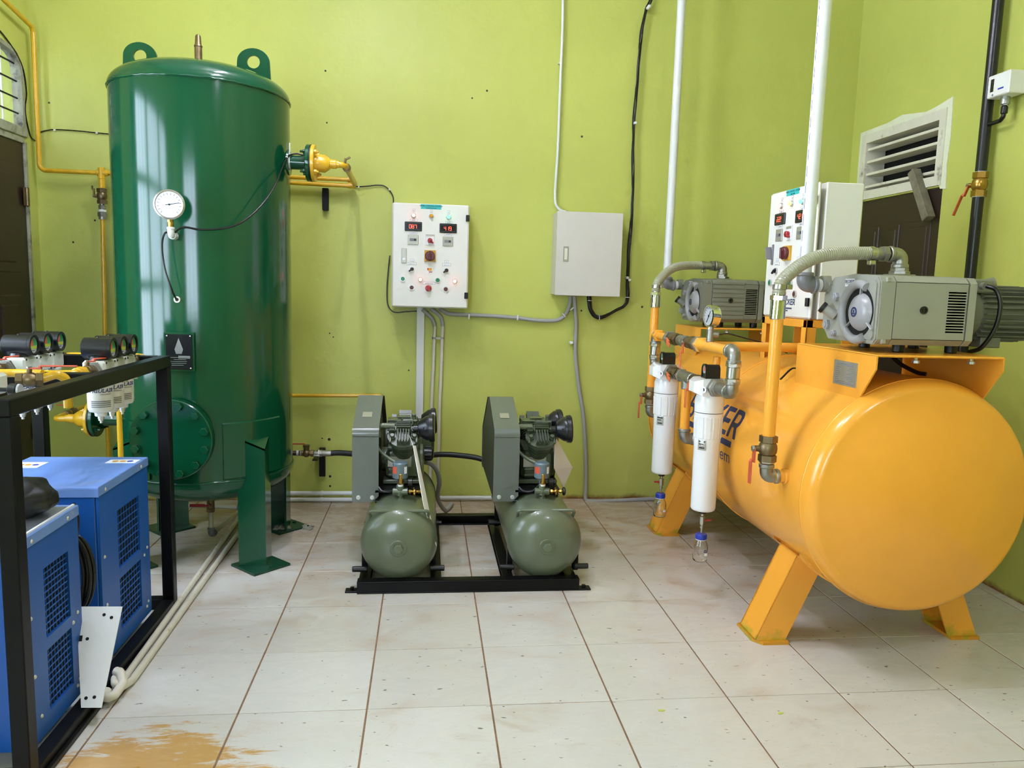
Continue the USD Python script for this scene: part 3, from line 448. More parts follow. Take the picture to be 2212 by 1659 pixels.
part(dn, 'top_tray', box((-.90, -.235, .652), (-.50, .06, .6545)), 'tin', 'bare metal sheet'); part(dn, 'top_edge', box((-.499, -.235, .652), (-.492, .08, .657)), 'pvc_white')
for (a, b, c, d), nm in (((-.60, .575, -.50+.005, .63), 's'), ((-.90, .50, -.80, .585), 's')):
    s = part(df, 'sticker', box((a, b, .668), (c, d, .6688)), 'label_white', 'white warning sticker'); w = c-a
    for k, cc in enumerate(('amber_lens', 'amber_lens', 'cap_blue')): part(s, 'symbol', cyl((a+w*(.25+.25*k), (b+d)/2, .6688), (a+w*(.25+.25*k), (b+d)/2, .6692), .011, 14), cc)
solo('cloth_bag', 'crumpled black cloth bag on the near blue dryer behind the rack post', 'bag', trimesh.Trimesh(*(lambda m: (np.asarray(m.vertices)*V(.085, .08, .055)*(1+.35*(meshkit.noise(np.asarray(m.vertices)*2.2)[:, None]-.5))+V(-.585, -.02, .705), m.faces))(trimesh.creation.icosphere(3)), process=False), 'black_rubber', smooth=40)
solo('cable_coil', 'coil of black cable hanging between the two blue dryers', 'cable', cat(*[tube([V(-.56+.05*cos(a)*(1+.06*k)+.004*k, .16+.012*(k % 3), .40+.12*sin(a)*(1+.02*k)) for a in np.linspace(0, 2*pi, 30)], .006, 8) for k in range(5)], tube(spline([(-.53, .16, .50), (-.52, .16, .58), (-.54, .18, .63)]), .006, 8), tube(spline([(-.515, .16, .36), (-.525, .16, .28), (-.55, .16, .2)]), .006, 8)), 'wire_black')
Pp = [at(165, 1310, Y=.105), at(264, 1310, Y=.105), at(219, 1529, Y=-.035), at(175, 1529, Y=-.035)]; pn = unit(np.cross(Pp[1]-Pp[0], Pp[3]-Pp[0])); pn = pn if pn[1] < 0 else -pn
mp_ = thing('mounting_plate', 'white tapered metal plate with holes leaning between the blue dryers', 'plate', Pp[3]); part(mp_, 'sheet', hull([p+pn*e for p in Pp for e in (0, -.004)]), 'white_enamel', smooth=False)
for x, y in ((225, 1328), (241, 1334), (189, 1380), (186, 1508), (204, 1506)): f = (y-1310)/219; h = at(x, y, Y=.105-.14*f); h = h + pn*np.dot(Pp[0]-h, pn); part(mp_, 'hole', cyl(h-pn*.001, h+pn*.0006, .005, 14), 'dark_void')
f = (1379-1310)/219; h = at(172, 1379, Y=.105-.14*f); h = h + pn*np.dot(Pp[0]-h, pn); part(mp_, 'slot', obox(h, (.017, .0014, .017), 0, X_, -pn), 'dark_void')

def line_filter(x, y, label, group, first=False):
    t = thing('air_filter', label, 'filter', (x, y, .84), group=group); o = V(x, y, 0)
    h = part(t, 'filter_head', cat(obox(o+V(0, 0, 1.03), (.078, .092, .062), .008), lathe([(.040, .985), (.043, .99), (.043, 1.0), (.039, 1.004)], o, Z_, 28)), 'filter_cream')
    for a in (-1, 1):
        for z in (1.006, 1.054): part(h, 'screw_hole', cyl(o+V(.039, a*.036, z), o+V(.0402, a*.036, z), .004, 10), 'dark_void')
    b = part(t, 'bowl', lathe([(0, .862), (.019, .862), (.020, .864), (.021, .875), (.036, .879), (.0405, .886), (.0415, .895), (.042, .985), (0, .985)], o, Z_, 36), 'bowl_cloudy'); part(b, 'drain_nipple', cat(cyl(o+V(0, 0, .853), o+V(0, 0, .863), .011, 12), hexn(o+V(0, 0, .845), Z_, .009, .009), cyl(o+V(0, 0, .836), o+V(0, 0, .846), .005, 8)), 'bolt_zinc')
    d = unit(V(.42, -.9, 0)); u = unit(np.cross(Z_, d))
    def wrap(m):
        P = np.array(m.vertices); f = P[:, 0]/.0425; r = .0424 + P[:, 2]
        return trimesh.Trimesh(o + np.outer(r*np.cos(f), d) + np.outer(r*np.sin(f), u) + np.outer(P[:, 1], Z_), m.faces, process=False)
    tm = text('FRIULAIR', .013, (.004, .950, 0), X_, Y_, True, .0004, slant=.22); part(b, 'lettering', wrap(tm.subdivide_to_size(.006)), 'print_blue', smooth=False)
    part(b, 'print', wrap(cat(prism([(-.005, .942), (.036, .942), (.036, .945), (-.0, .944)], (0, 0, 0), X_, Y_, .0004), *[prism(sbox(-.034+.0*k, .930-.0065*k, .034, .9335-.0065*k), (0, 0, 0), X_, Y_, .0003) for k in range(2, 6)]).subdivide_to_size(.008)), 'print_grey', kind='stuff', smooth=False)
    g = part(t, 'indicator', cat(cyl(o+V(-.046, 0, 1.102), o+V(.044, 0, 1.102), .0375, 36, ch=.003), ring(o+V(.040, 0, 1.102), X_, .029, .037, .012, 36), cyl(o+V(0, 0, 1.055), o+V(0, 0, 1.075), .03, 24), cyl(o+V(.0, 0, 1.137), o+V(.0, 0, 1.1415), .004, 8)), 'black_plastic', 'black differential pressure indicator')
    e = o + V(.0448, 0, 1.102); q = [(0, 0)] 
    part(g, 'dial', lathe([(0, .0008), (.029, .0008), (.029, 0)][::-1], e, X_, 32), 'dial_white')
    part(g, 'red_sector', prism([(0, -.002)] + [(.026*cos(a), .026*sin(a)) for a in np.linspace(pi*.5, pi*1.02, 8)], e+X_*.001, Y_, Z_, .0004), 'dial_red'); part(g, 'green_sector', prism([(0, -.002)] + [(.026*cos(a), .026*sin(a)) for a in np.linspace(0, pi*.5, 8)], e+X_*.001, Y_, Z_, .0004), 'dial_green'); part(g, 'lime_band', prism(sbox(-.024, -.013, .024, -.002), e+X_*.001, Y_, Z_, .0004), 'dial_lime'); part(g, 'dial_text', prism(sbox(-.012, -.0195, .012, -.0175), e+X_*.001, Y_, Z_, .0004), 'print_black')
    return t
FX, FY = -.567, [.478, .573, .668]
f0 = line_filter(FX, FY[0], 'nearest black-capped air filter of the right row, its cloudy bowl hanging under the rack rail', 'air filters on the black rack')
copy(f0, (0, .095, 0), 'middle black-capped air filter of the right row on the black rack', 'air filters on the black rack'); copy(f0, (0, .19, 0), 'farthest black-capped air filter of the right row on the black rack', 'air filters on the black rack')
for k, w in enumerate(('nearest', 'middle', 'farthest')): copy(f0, (-.292, .065+.1*k-.0, 0), w + ' black-capped air filter of the left row on the black rack, by the brown door', 'air filters on the black rack')
LX = FX-.292
pf = thing('yellow_pipe', 'short yellow pipe between the near ends of the two filter rows', 'pipe', (-.7, .32, 1.0)); zz = 1.03
part(pf, 'run', tube(fillet([(FX, FY[0]-.155, zz), (FX-.003, .295, zz), (FX-.06, .275, zz), (LX+.0, .275, zz), (LX, .34, zz)], .03), .0155, 12), 'yellow_paint'); part(pf, 'sleeve', cat(cyl((FX, .30, zz), (FX, .345, zz), .021, 16, ch=.004), hexn((FX, .338, zz), Y_, .024, .012)), 'yellow_paint')
for x, y, s, lb in ((FX, .385, 1, ''), (LX, .40, 1, '')):
    ball_valve(pf, V(x, y, zz), Y_, .0165, Z_, unit(V(.35, .9, 0)), .062, 'brass_dull', levlen=.05); part(pf, 'union_nut', cat(hexn((x, y+.03, zz), Y_, .025, .015), hexn((x, y+.045, zz), Y_, .03, .012)), 'galvanised')
pg = thing('yellow_pipe', 'yellow pipe behind the filter rows joining their far valves', 'pipe', (-.7, .85, 1.0))
part(pg, 'run', tube(fillet([(LX, .79+.065-.02, zz), (LX+.0, .905, zz), (LX+.09, .91, zz), (FX, .91, zz), (FX, .79, zz)], .035), .0155, 12), 'yellow_paint')
for x, y in ((FX, .795), (LX, .835)):
    ball_valve(pg, V(x, y, zz), Y_, .0165, Z_, unit(V(-.7, -.7, 0)), .062, 'brass_dull', levlen=.03); part(pg, 'union_nut', cat(hexn((x, y-.05, zz), Y_, .026, .02), hexn((x, y-.062, zz), Y_, .03, .01)), 'galvanised')
rg = thing('pressure_regulator', 'cream pressure regulator with a small black dial gauge at the left edge of the rack', 'regulator', (-.66, .02, 1.0))
part(rg, 'body', cat(obox((-.678, .015, 1.035), (.07, .06, .06), .008), cyl((-.678, .015, 1.06), (-.678, .015, 1.09), .022, 20, ch=.003)), 'filter_cream')
gq = at(38, 842, Y=-.04); part(rg, 'gauge', cat(cyl(gq+V(-.02, 0, 0), gq+V(.004, -.002, 0), .0185, 28, ch=.002), cyl(gq-V(.05, 0, 0), gq-V(.02, 0, 0), .006, 10)), 'black_plastic'); part(rg, 'dial', lathe([(0, .0055), (.0165, .0055), (.0175, .003), (.0175, 0)][::-1], gq+V(.004, -.002, 0), X_, 28), 'dial_white')
rp = thing('yellow_pipe', 'yellow hooked pipe with a red levered valve beside the small black dial gauge', 'pipe', (-.6, .05, 1.0))
ball_valve(rp, V(-.60, .075, 1.04), unit(V(1, .35, 0)), .017, Z_, unit(V(1, .1, 0)), .07, 'brass_dull', levlen=.10); part(rp, 'run', tube(fillet([(-.575, .085, 1.04), (-.535, .10, 1.055), (-.515, .115, 1.04), (-.512, .115, .95)], .02), .0135, 12), 'yellow_paint'); part(rp, 'back_run', tube(fillet([(-.575, .10, 1.055), (-.66, .11, 1.055), (-.9, .11, 1.05)], .02), .0125, 12), 'yellow_paint')
# ---------------------------------------------------------------- compressors on their skid
CX = .463
def compressor():
    t = thing('air_compressor', 'left olive green twin-cylinder air compressor on the black skid, nearest the green tank', 'compressor', (CX, 1.4, .03), group='twin compressors')
    zt, R = .203, .170; ax = V(0, -1, 0); o = V(CX, 0, zt)
    sh = lathe([(R, -1.84), (R, -1.0)], o, (0, 1, 0), 64); sh = lathe([(R, 1.02), (R, 1.80)], o, Y_, 64)
    hd = [(R+.002, .015), (R+.002, 0), (R*.985, -.02), (R*.93, -.043), (R*.82, -.062), (R*.64, -.078), (R*.42, -.088), (R*.2, -.092), (0, -.093)]
    part(t, 'tank', sh, 'compressor_green', smooth=50)
    part(t, 'front_head', lathe(hd[::-1], o+Y_*1.02, Y_, 64), 'compressor_green', smooth=50); part(t, 'rear_head', lathe(hd[::-1], o+Y_*1.80, -Y_, 64), 'compressor_green', smooth=50)
    pg = o + V(0, .928, .0); part(t, 'end_plug', cat(cyl(pg+Y_*.008, pg-Y_*.004, .037, 28, ch=.002), hexn(pg-Y_*.003, -Y_, .022, .016)), 'compressor_green')
    hz = at(862, 1103, Y=.99)[2]; part(t, 'handle', tube(fillet([(CX-.128, 1.03, zt+.108), (CX-.132, .985, hz), (CX+.132, .985, hz), (CX+.128, 1.03, zt+.108)], .02), .0075, 10), 'compressor_green')
    for y in (1.06, 1.72):
        for s in (-1, 1): part(t, 'foot', cat(box((CX+s*.155-.012, y-.02, .05), (CX+s*.155+.012, y+.02, .17), .002)), 'black_paint'); part(t, 'foot_pin', cyl((CX+s*.14, y-.06, .085), (CX+s*.205, y-.06, .085), .013, 14, ch=.002), 'black_rubber')
    zp = .392; part(t, 'motor_platform', cat(box((CX-.12, 1.20, zp-.012), (CX+.10, 1.90, zp), .001), box((CX-.12, 1.22, .31), (CX-.112, 1.85, zp-.012)), box((CX+.09, 1.25, .31), (CX+.098, 1.85, zp-.012))), 'black_paint')
    yc, zc = 1.43, .515
    part(t, 'crankcase', cat(obox((CX+.005, yc, .485), (.165, .21, .15), .02), obox((CX+.005, yc, .565), (.15, .20, .014), .003), obox((CX+.005, yc, .405), (.19, .26, .02), .004), cyl((CX-.10, yc, .49), (CX-.07, yc, .49), .06, 28), lathe([(0, .0), (.085, .0), (.085, .012), (.05, .02), (0, .02)], (CX+.087, yc, .48), X_, 28)), 'compressor_cast')
    part(t, 'base_rib', cat(*[obox((CX-.02, yc-.115, .41+.028*k), (.09, .02, .012), .003) for k in range(3)]), 'compressor_cast'); part(t, 'rating_plate', box((CX-.068, yc-.1075, .475), (CX+.045, yc-.105, .525)), 'label_grey', 'silver rating plate')
    for s, nm in ((-1, 'front'), (1, 'rear')):
        a = radians(43); d = V(0, s*sin(a), cos(a)); c = V(CX+.008, yc, .47); e = unit(np.cross(d, X_)); X2 = X_
        cylm = [cyl(c+d*.04, c+d*.215, .048, 28)] + [cyl(c+d*(.108+.0125*k), c+d*(.113+.0125*k), .053+.0018*k, 36) for k in range(8)]
        part(t, 'cylinder', cat(*cylm), 'compressor_cast')
        up = -e if e[2] < 0 else e  # towards the top of the tilted head
        h = c + d*.228; hp = Polygon([(.076*cos(q)*1.0, .066*sin(q)) for q in np.linspace(0, 2*pi, 28)[:-1]]); fr = unit(np.cross(X_, d))
        w2 = np.cross(d, X_); lo = -w2 if (w2[2] > 0) else w2; hd_ = c+d*.232; F2 = lambda x, y, z, sx_, sy_, sz_, ch: obox(hd_+X_*x+lo*y+d*z, (sx_, sy_, sz_), ch, X_, lo)
        head = part(t, 'cylinder_head', cat(prism(hp, c+d*.204, X_, np.cross(d, X_), .026), F2(0, .022, .012, .060, .062, .026, .004), F2(0, -.030, .016, .072, .040, .034, .005), *[F2(q, .012, .006, .012, .07, .012, .003) for q in (-.062, .062)]), 'compressor_cast')
        part(head, 'fin', cat(*[F2(-.026+.013*k, .026, .030, .004, .064, .036, .001) for k in range(5)], *[F2(0, -.044+.0095*k, .040, .066, .0038, .030, .001) for k in range(4)], *[F2(-.056, -.040+.0095*k, .022, .026, .0038, .020, .001) for k in range(4)]), 'compressor_cast')
        for i in (-1, 1):
            for j in (-.03, .012): q = hd_+X_*i*.052+lo*j+d*.004; part(head, 'bolt', cat(cyl(q-d*.01, q+d*.006, .0145, 16), hexn(q+d*.006, d, .0112, .013)), 'compressor_cast')
        fc = c + d*.245 + X_*(.048 if s < 0 else .06) + Z_*(.026 if s < 0 else 0); m = part(t, 'air_intake', cat(lathe([(0, 0), (.016, 0), (.016, .02), (.035, .024), (.058, .058), (.060, .072), (.066, .074), (.068, .092), (.064, .098), (0, .098)], fc, unit(V(1, s*.05, .05)), 36)), 'black_plastic', 'black cup-shaped intake filter')
        if s < 0: part(m, 'vent_hole', cat(*[cyl(fc+V(.047, -.05, zq), fc+V(.047, -.056, zq), .004, 8) for zq in (-.008, .012)]), 'dark_void')
    # manifold between the heads
    q = V(CX-.0, yc-.02, .668); part(t, 'intercooler_block', cat(obox(q+V(-.04, 0, 0), (.06, .075, .05), .006), obox(q+V(.028, .01, .012), (.065, .06, .035), .006), *[obox(q+V(-.04, -.002, .028+.0001)+V(0, 0, -.0095*k), (.066, .088, .0035), .001) for k in range(5)], *[obox(q+V(.005, .03, .036-.009*k), (.062, .05, .0035), .001) for k in range(3)]), 'compressor_cast')
    part(t, 'filler_port', ring(q+V(.035, -.045, .012), unit(V(.05, -1, .35)), .009, .0155, .03, 22), 'compressor_cast')
    part(t, 'manifold_bolt', cat(*[cat(cyl(q+V(x, y, .0), q+V(x, y, z), .010, 14), hexn(q+V(x, y, z), unit(V(0, -.4, 1)), .011, .010)) for x, y, z in ((.055, -.01, .045), (.062, -.05, .022))]), 'compressor_cast')
    # discharge pipe
    e0 = at(815, 935, Y=1.27); part(t, 'discharge_elbow', cat(tube(fillet([(CX-.035, 1.29, e0[2]+.03), (e0[0]+.004, 1.285, e0[2]+.032), (e0[0], 1.28, e0[2]-.015)], .03), .0135, 16), hexn((e0[0], 1.28, e0[2]-.022), Z_, .019, .026)), 'compressor_green')
    part(t, 'discharge_pipe', tube(spline([(e0[0], 1.28, e0[2]-.01), at(814, 962, Y=1.27), at(825, 978, Y=1.26), at(843, 992, Y=1.24), at(858, 1002, Y=1.22), at(868, 1030, Y=1.20), at(868, 1060, Y=1.2)]), .0085, 12), 'compressor_green')
    # motor behind
    my, mz = 1.70, .525; part(t, 'motor', cat(cyl((CX-.10, my, mz), (CX+.10, my, mz), .098, 40, ch=.006), *[obox((CX, my+.098*cos(k), mz+.098*sin(k)), (.17, .01, .004), 0, X_, (0, cos(k), sin(k))) for k in np.linspace(0, 2*pi, 36)[:-1]], box((CX-.07, my-.06, zp), (CX+.07, my+.06, zp+.05))), 'compressor_green')
    part(t, 'fan_cover', lathe([(0, .0), (.1, 0), (.102, .02), (.098, .045), (.08, .06), (0, .062)], (CX+.098, my, mz), X_, 36), 'compressor_cast'); bb = at(925, 980, Y=1.5)
    part(t, 'oil_breather', cat(lathe([(0, -.02), (.034, -.02), (.034, .018), (.028, .024), (0, .024)], bb, X_, 20), *[obox(bb+.0345*V(0, cos(k), sin(k)), (.034, .006, .006), .001, X_, (0, cos(k), sin(k))) for k in np.linspace(0, 2*pi, 13)[:-1]], cyl(bb-X_*.08, bb, .012, 12)), 'black_plastic')
    # belt guard
    gx0, gx1 = at(760.5, 1000, Y=1.2)[0], at(818, 1000, Y=1.2)[0]; zb, za = .335, at(761, 930, Y=1.2)[2]
    top = fillet([(0, 1.20, zb), (0, 1.20, za+.005), (0, 1.53, .795), (0, 1.66, .775), (0, 1.97, .56), (0, 1.97, zb)], .035, 6)[:, 1:]; pl = Polygon(top)
    g = part(t, 'belt_guard', cat(prism([(gx0, zb+.0), (gx1-.028, zb), (gx1, zb+.028), (gx1, za-.03), (gx0, za-.03)], (0, 1.2035, 0), X_, Z_, .0035), prism(pl.difference(pl.buffer(-.003)).difference(sbox(1.0, 0, 1.21, za-.028)).difference(sbox(1.3, 0, 1.9, zb+.005)), (gx0, 0, 0), Y_, Z_, gx1-gx0)), 'guard_grey', 'grey green sheet belt guard')
    part(g, 'side_mesh', cat(prism(pl.buffer(-.004), (gx0+.004, 0, 0), Y_, Z_, .002)), 'mesh_dark'); part(g, 'back_sheet', prism(pl.buffer(-.004), (gx1-.022, 0, 0), Y_, Z_, .002), 'mesh_dark'); part(g, 'caution_label', obox(V((gx0+gx1)/2-.002, 1.335, 0)+V(0, 0, za+.005+(.795-za-.005)*(.135/.33)+.0018), (.045, .05, .001), 0, X_, unit(V(0, .33, .79-za))), 'label_grey')
    for x in (774, 804): p = at(x, 1075, Y=1.197); part(g, 'bolt', cat(cyl(p+Y_*.004, p, .0105, 16), hexn(p, -Y_, .009, .006)), 'bolt_zinc')
    # pressure switch, tee and valves
    b = at(865, 1062, Y=1.13); b[0] = at(864, 1062, Y=1.13)[0]
    part(t, 'tank_riser', cat(cyl((b[0]+.004, 1.13, .355), (b[0]+.004, 1.13, b[2]), .0085, 14), hexn((b[0]+.004, 1.13, b[2]-.035), Z_, .0125, .01)), 'compressor_green')
    part(t, 'tee', cat(cyl(b-X_*.034, b+X_*.036, .0165, 20, ch=.002), cyl(b-Z_*.018, b+Z_*.034, .0165, 20, ch=.002), sph(b, .018)), 'compressor_green')
    part(t, 'relief_valve', cat(hexn(b+Z_*.034+V(.002, -.006, 0), Z_, .013, .01), cyl(b+V(.002, -.006, .04), b+V(.002, -.006, .085), .0115, 18, ch=.002), cyl(b+V(.002, -.006, .085), b+V(.002, -.006, .097), .007, 12)), 'brass', 'brass relief valve'); part(t, 'pull_ring', ring(b+V(-.004, -.008, .098), unit(V(.3, -1, .2)), .006, .0085, .003, 18), 'chrome'); part(t, 'seal_tape', cyl(b+V(.002, -.006, .028), b+V(.002, -.006, .036), .0135, 14), 'pvc_white')
    sw = at(864.5, 1014, Y=1.15); s1 = part(t, 'pressure_switch', cat(cyl(sw-Z_*.042, sw+Z_*.036, .035, 32, ch=.006), cyl(sw-Z_*.07, sw-Z_*.04, .012, 12)), 'switch_grey', 'blue grey pressure switch'); M_ = 'red_plastic'
    for an, w, m in ((-2.45, .45, 'dial_red'), (-.75, .25, 'label_white')): part(s1, 'sticker', lathe([(.0353, -.014), (.0357, -.014), (.0357, .018), (.0353, .018)], sw, Z_, 64).slice_plane(sw, V(-sin(an-w), cos(an-w), 0)).slice_plane(sw, -V(-sin(an+w), cos(an+w), 0)), m)
    v = b + X_*.04; part(t, 'drain_cock', cat(hexn(v, X_, .0115, .012), cyl(v, v+X_*.058, .006, 12), sph(v+X_*.026, .011), hexn(v+X_*.042, X_, .009, .012), cyl(v+V(.026, 0, 0), v+V(.026, -.018, -.012), .0055, 10), cyl(v+V(.026, 0, 0), v+V(.022, 0, .02), .004, 8)), 'brass', 'brass drain cock')
    part(t, 'hand_wheel', lathe([(0, 0), (.018, 0), (.0195, .003), (.0195, .008), (.018, .011), (0, .011)], v+X_*.06, X_, 24), 'black_plastic'); part(t, 'small_gauge', cat(cyl(v+V(-.006, .03, .035), v+V(.016, .03, .035), .021, 24, ch=.002), cyl(v+V(-.0, .03, .0), v+V(.0, .03, .02), .006, 10)), 'black_plastic')
    part(t, 'switch_cable', tube(spline([sw+V(-.006, 0, -.045), sw+V(-.014, .005, -.08), sw+V(-.045, .01, -.108), sw+V(-.08, .02, -.11), sw+V(-.1, .04, -.095)]), .0042, 8), 'wire_black')
    return t
c1 = compressor(); DX = at(1177, 1172, Y=1.0)[0]-at(861.5, 1172, Y=1.0)[0]
copy(c1, (DX, 0, 0), 'right olive green twin-cylinder air compressor on the black skid, nearer the orange tank', 'twin compressors')
sk = thing('steel_skid', 'flat black steel skid under the two olive green compressors', 'skid', (.78, 1.4, 0))
for y0, s in ((.92, 1), (1.885, -1)):
    part(sk, 'cross_beam', cat(box((.285, y0+(.004 if s > 0 else .041), 0), (1.276, y0+(.009 if s > 0 else .046), .055)), box((.285, y0, .049), (1.276, y0+.05, .055), .001), box((.285, y0, 0), (1.276, y0+.05, .006), .001)), 'black_paint')
for x in (.287, .607, .607+DX-.335, 1.226): part(sk, 'side_rail', cat(box((x, .97, .035), (x+.048, 1.885, .041)), box((x+.02, .97, 0), (x+.026, 1.885, .035)), box((x, .97, 0), (x+.048, 1.885, .006))), 'black_paint')
for x, y in ((.262, .955), (1.30, .94)): part(sk, 'anchor_tab', cat(box((x-.03, y-.022, 0), (x+.03, y+.022, .008), .002), hexn((x, y, .008), Z_, .01, .012)), 'black_paint')
# instruction cards hung on strings
q = [at(892, 962, Y=1.18), at(898, 963, Y=1.20), at(943, 1180, Y=.985), at(915, 1092, Y=1.02)]
cd = thing('instruction_card', 'pale instruction card hanging edge-on beside the left compressor', 'card', q[2])
nrm = unit(np.cross(q[2]-q[0], q[3]-q[0])); part(cd, 'sheet', hull([p+nrm*s*.0012 for p in q for s in (-1, 1)]), 'paper_white', smooth=False); part(cd, 'string', tube([at(884, 940, Y=1.22), q[0]], .0012, 5), 'pvc_dirty')
q = [at(1198, 940, Y=1.34), at(1236.5, 1010, Y=1.42), at(1217, 1054, Y=1.38), at(1197, 1012, Y=1.26)]
cd = thing('instruction_card', 'pale instruction card hanging slantwise behind the right compressor', 'card', q[2]); nrm = unit(np.cross(q[2]-q[0], q[3]-q[0]))
part(cd, 'sheet', hull([p+nrm*s*.0012 for p in q for s in (-1, 1)]), 'paper_white', smooth=False); part(cd, 'string', tube([at(1190, 925, Y=1.30), q[0]], .0012, 5), 'pvc_dirty')
# hoses and the valve behind
bv = thing('outlet_valve', 'brass gate valve with a red lever right of the green tank base', 'valve', at(660, 978, Y=2.1))
c = at(660, 979, Y=2.1); part(bv, 'pipe', cat(cyl(V(-.25, 2.1, c[2]), V(-.13, 2.1, c[2]), .0135, 14), *[]), 'brass_dull'); part(bv, 'seal_ring', cat(ring(V(c[0]-.05, 2.1, c[2]), X_, .012, .0165, .012, 18), ring(V(c[0]-.03, 2.1, c[2]), X_, .012, .0165, .008, 18)), 'pvc_white')
part(bv, 'body', cat(cyl(c-X_*.03, c+X_*.045, .0165, 18), sph(c+X_*.005, .024), cyl(c+V(.005, 0, 0), c+V(.005, 0, .04), .0165, 18), hexn(c+V(.005, 0, .036), Z_, .021, .014), hexn(c+V(.03, 0, 0), X_, .021, .018), cyl(c+X_*-.1, c-X_*.03, .0135, 14)), 'brass_dull'); part(bv, 'lever', cat(obox(c+V(-.05, 0, .055), (.09, .012, .005), .001), obox(c+V(-.097, 0, .046), (.005, .012, .02), .001)), 'red_plastic')
part(bv, 'wire_tie', cat(ring(c+V(.066, 0, -.012), Z_, .02, .023, .006, 20), ring(c+V(.072, 0, -.0), X_, .018, .021, .008, 20)), 'pvc_white')
h0 = c + X_*.05; part(bv, 'hose_coupling', cat(cyl(h0, h0+X_*.035, .014, 16), hexn(h0+X_*.03, X_, .021, .016), cyl(h0+X_*.045, h0+X_*.095, .0175, 18)), 'galvanised')
solo('pipe_bracket', 'black angle bracket under the brass valve on the back wall', 'bracket', cat(box((-.075, YB-.33+.0, .325), (-.045, YB-.002, .332)), box((-.078, YB-.03, .155), (-.042, YB-.002, .335), .002), box((-.095, YB-.08, .285), (-.075, YB-.002, .315))), 'black_paint')
hs = thing('rubber_hose', 'black rubber hose from the brass valve to the left compressor', 'hose', h0)
part(hs, 'hose', tube(spline([h0+X_*.08, h0+V(.16, 0, .002), h0+V(.30, -.03, -.01), h0+V(.42, -.10, -.05), V(.40, 1.93, .27)]), .0165, 14), 'black_rubber')
ha, hb, hc, he = V(.50, 2.02, .33), at(945, 982, Y=2.15), at(995, 984, Y=2.15), at(1043, 993, Y=2.13)
hs = thing('rubber_hose', 'black rubber hose bridging the gap between the two compressors', 'hose', hb)
part(hs, 'hose', tube(spline([V(.46, 1.96, .30), ha+V(.02, .06, .01), hb, hc, he, V(1.02, 2.05, .27), V(1.08, 1.95, .23)]), .0165, 14), 'black_rubber')
solo('flexible_conduit', 'grey flexible conduit curving down behind the left compressor', 'conduit', tube(spline([at(918, 998, Y=1.80), at(932, 1003, Y=1.86), at(944, 1018, Y=1.90), at(949, 1042, Y=1.93), at(945, 1066, Y=1.98), V(.66, 2.05, .09), V(.70, 2.12, .018), V(.74, 2.25, .016)]), .0135, 12), 'conduit_grey')
# pipes along the foot of the back wall
for z, y, x0, x1, lb in ((.052, 2.38, -.35, .48, 'upper white plastic pipe along the foot of the wall behind the green tank leg'), (.015, 2.365, -.40, .48, 'lower white plastic pipe on the floor against the wall behind the green tank leg'), (.022, 2.37, .55, 1.02, 'white plastic pipe along the wall foot seen between the compressors')):
    w = thing('skirting_pipe', lb, 'pipe', (x0, y, z)); part(w, 'pipe', cyl((x0, y, z), (x1, y, z), .0135, 14), 'pvc_white')
    if x0 < 0: part(w, 'clip', ring((-.065, y, z), X_, .0135, .016, .012, 16), 'pvc_white')

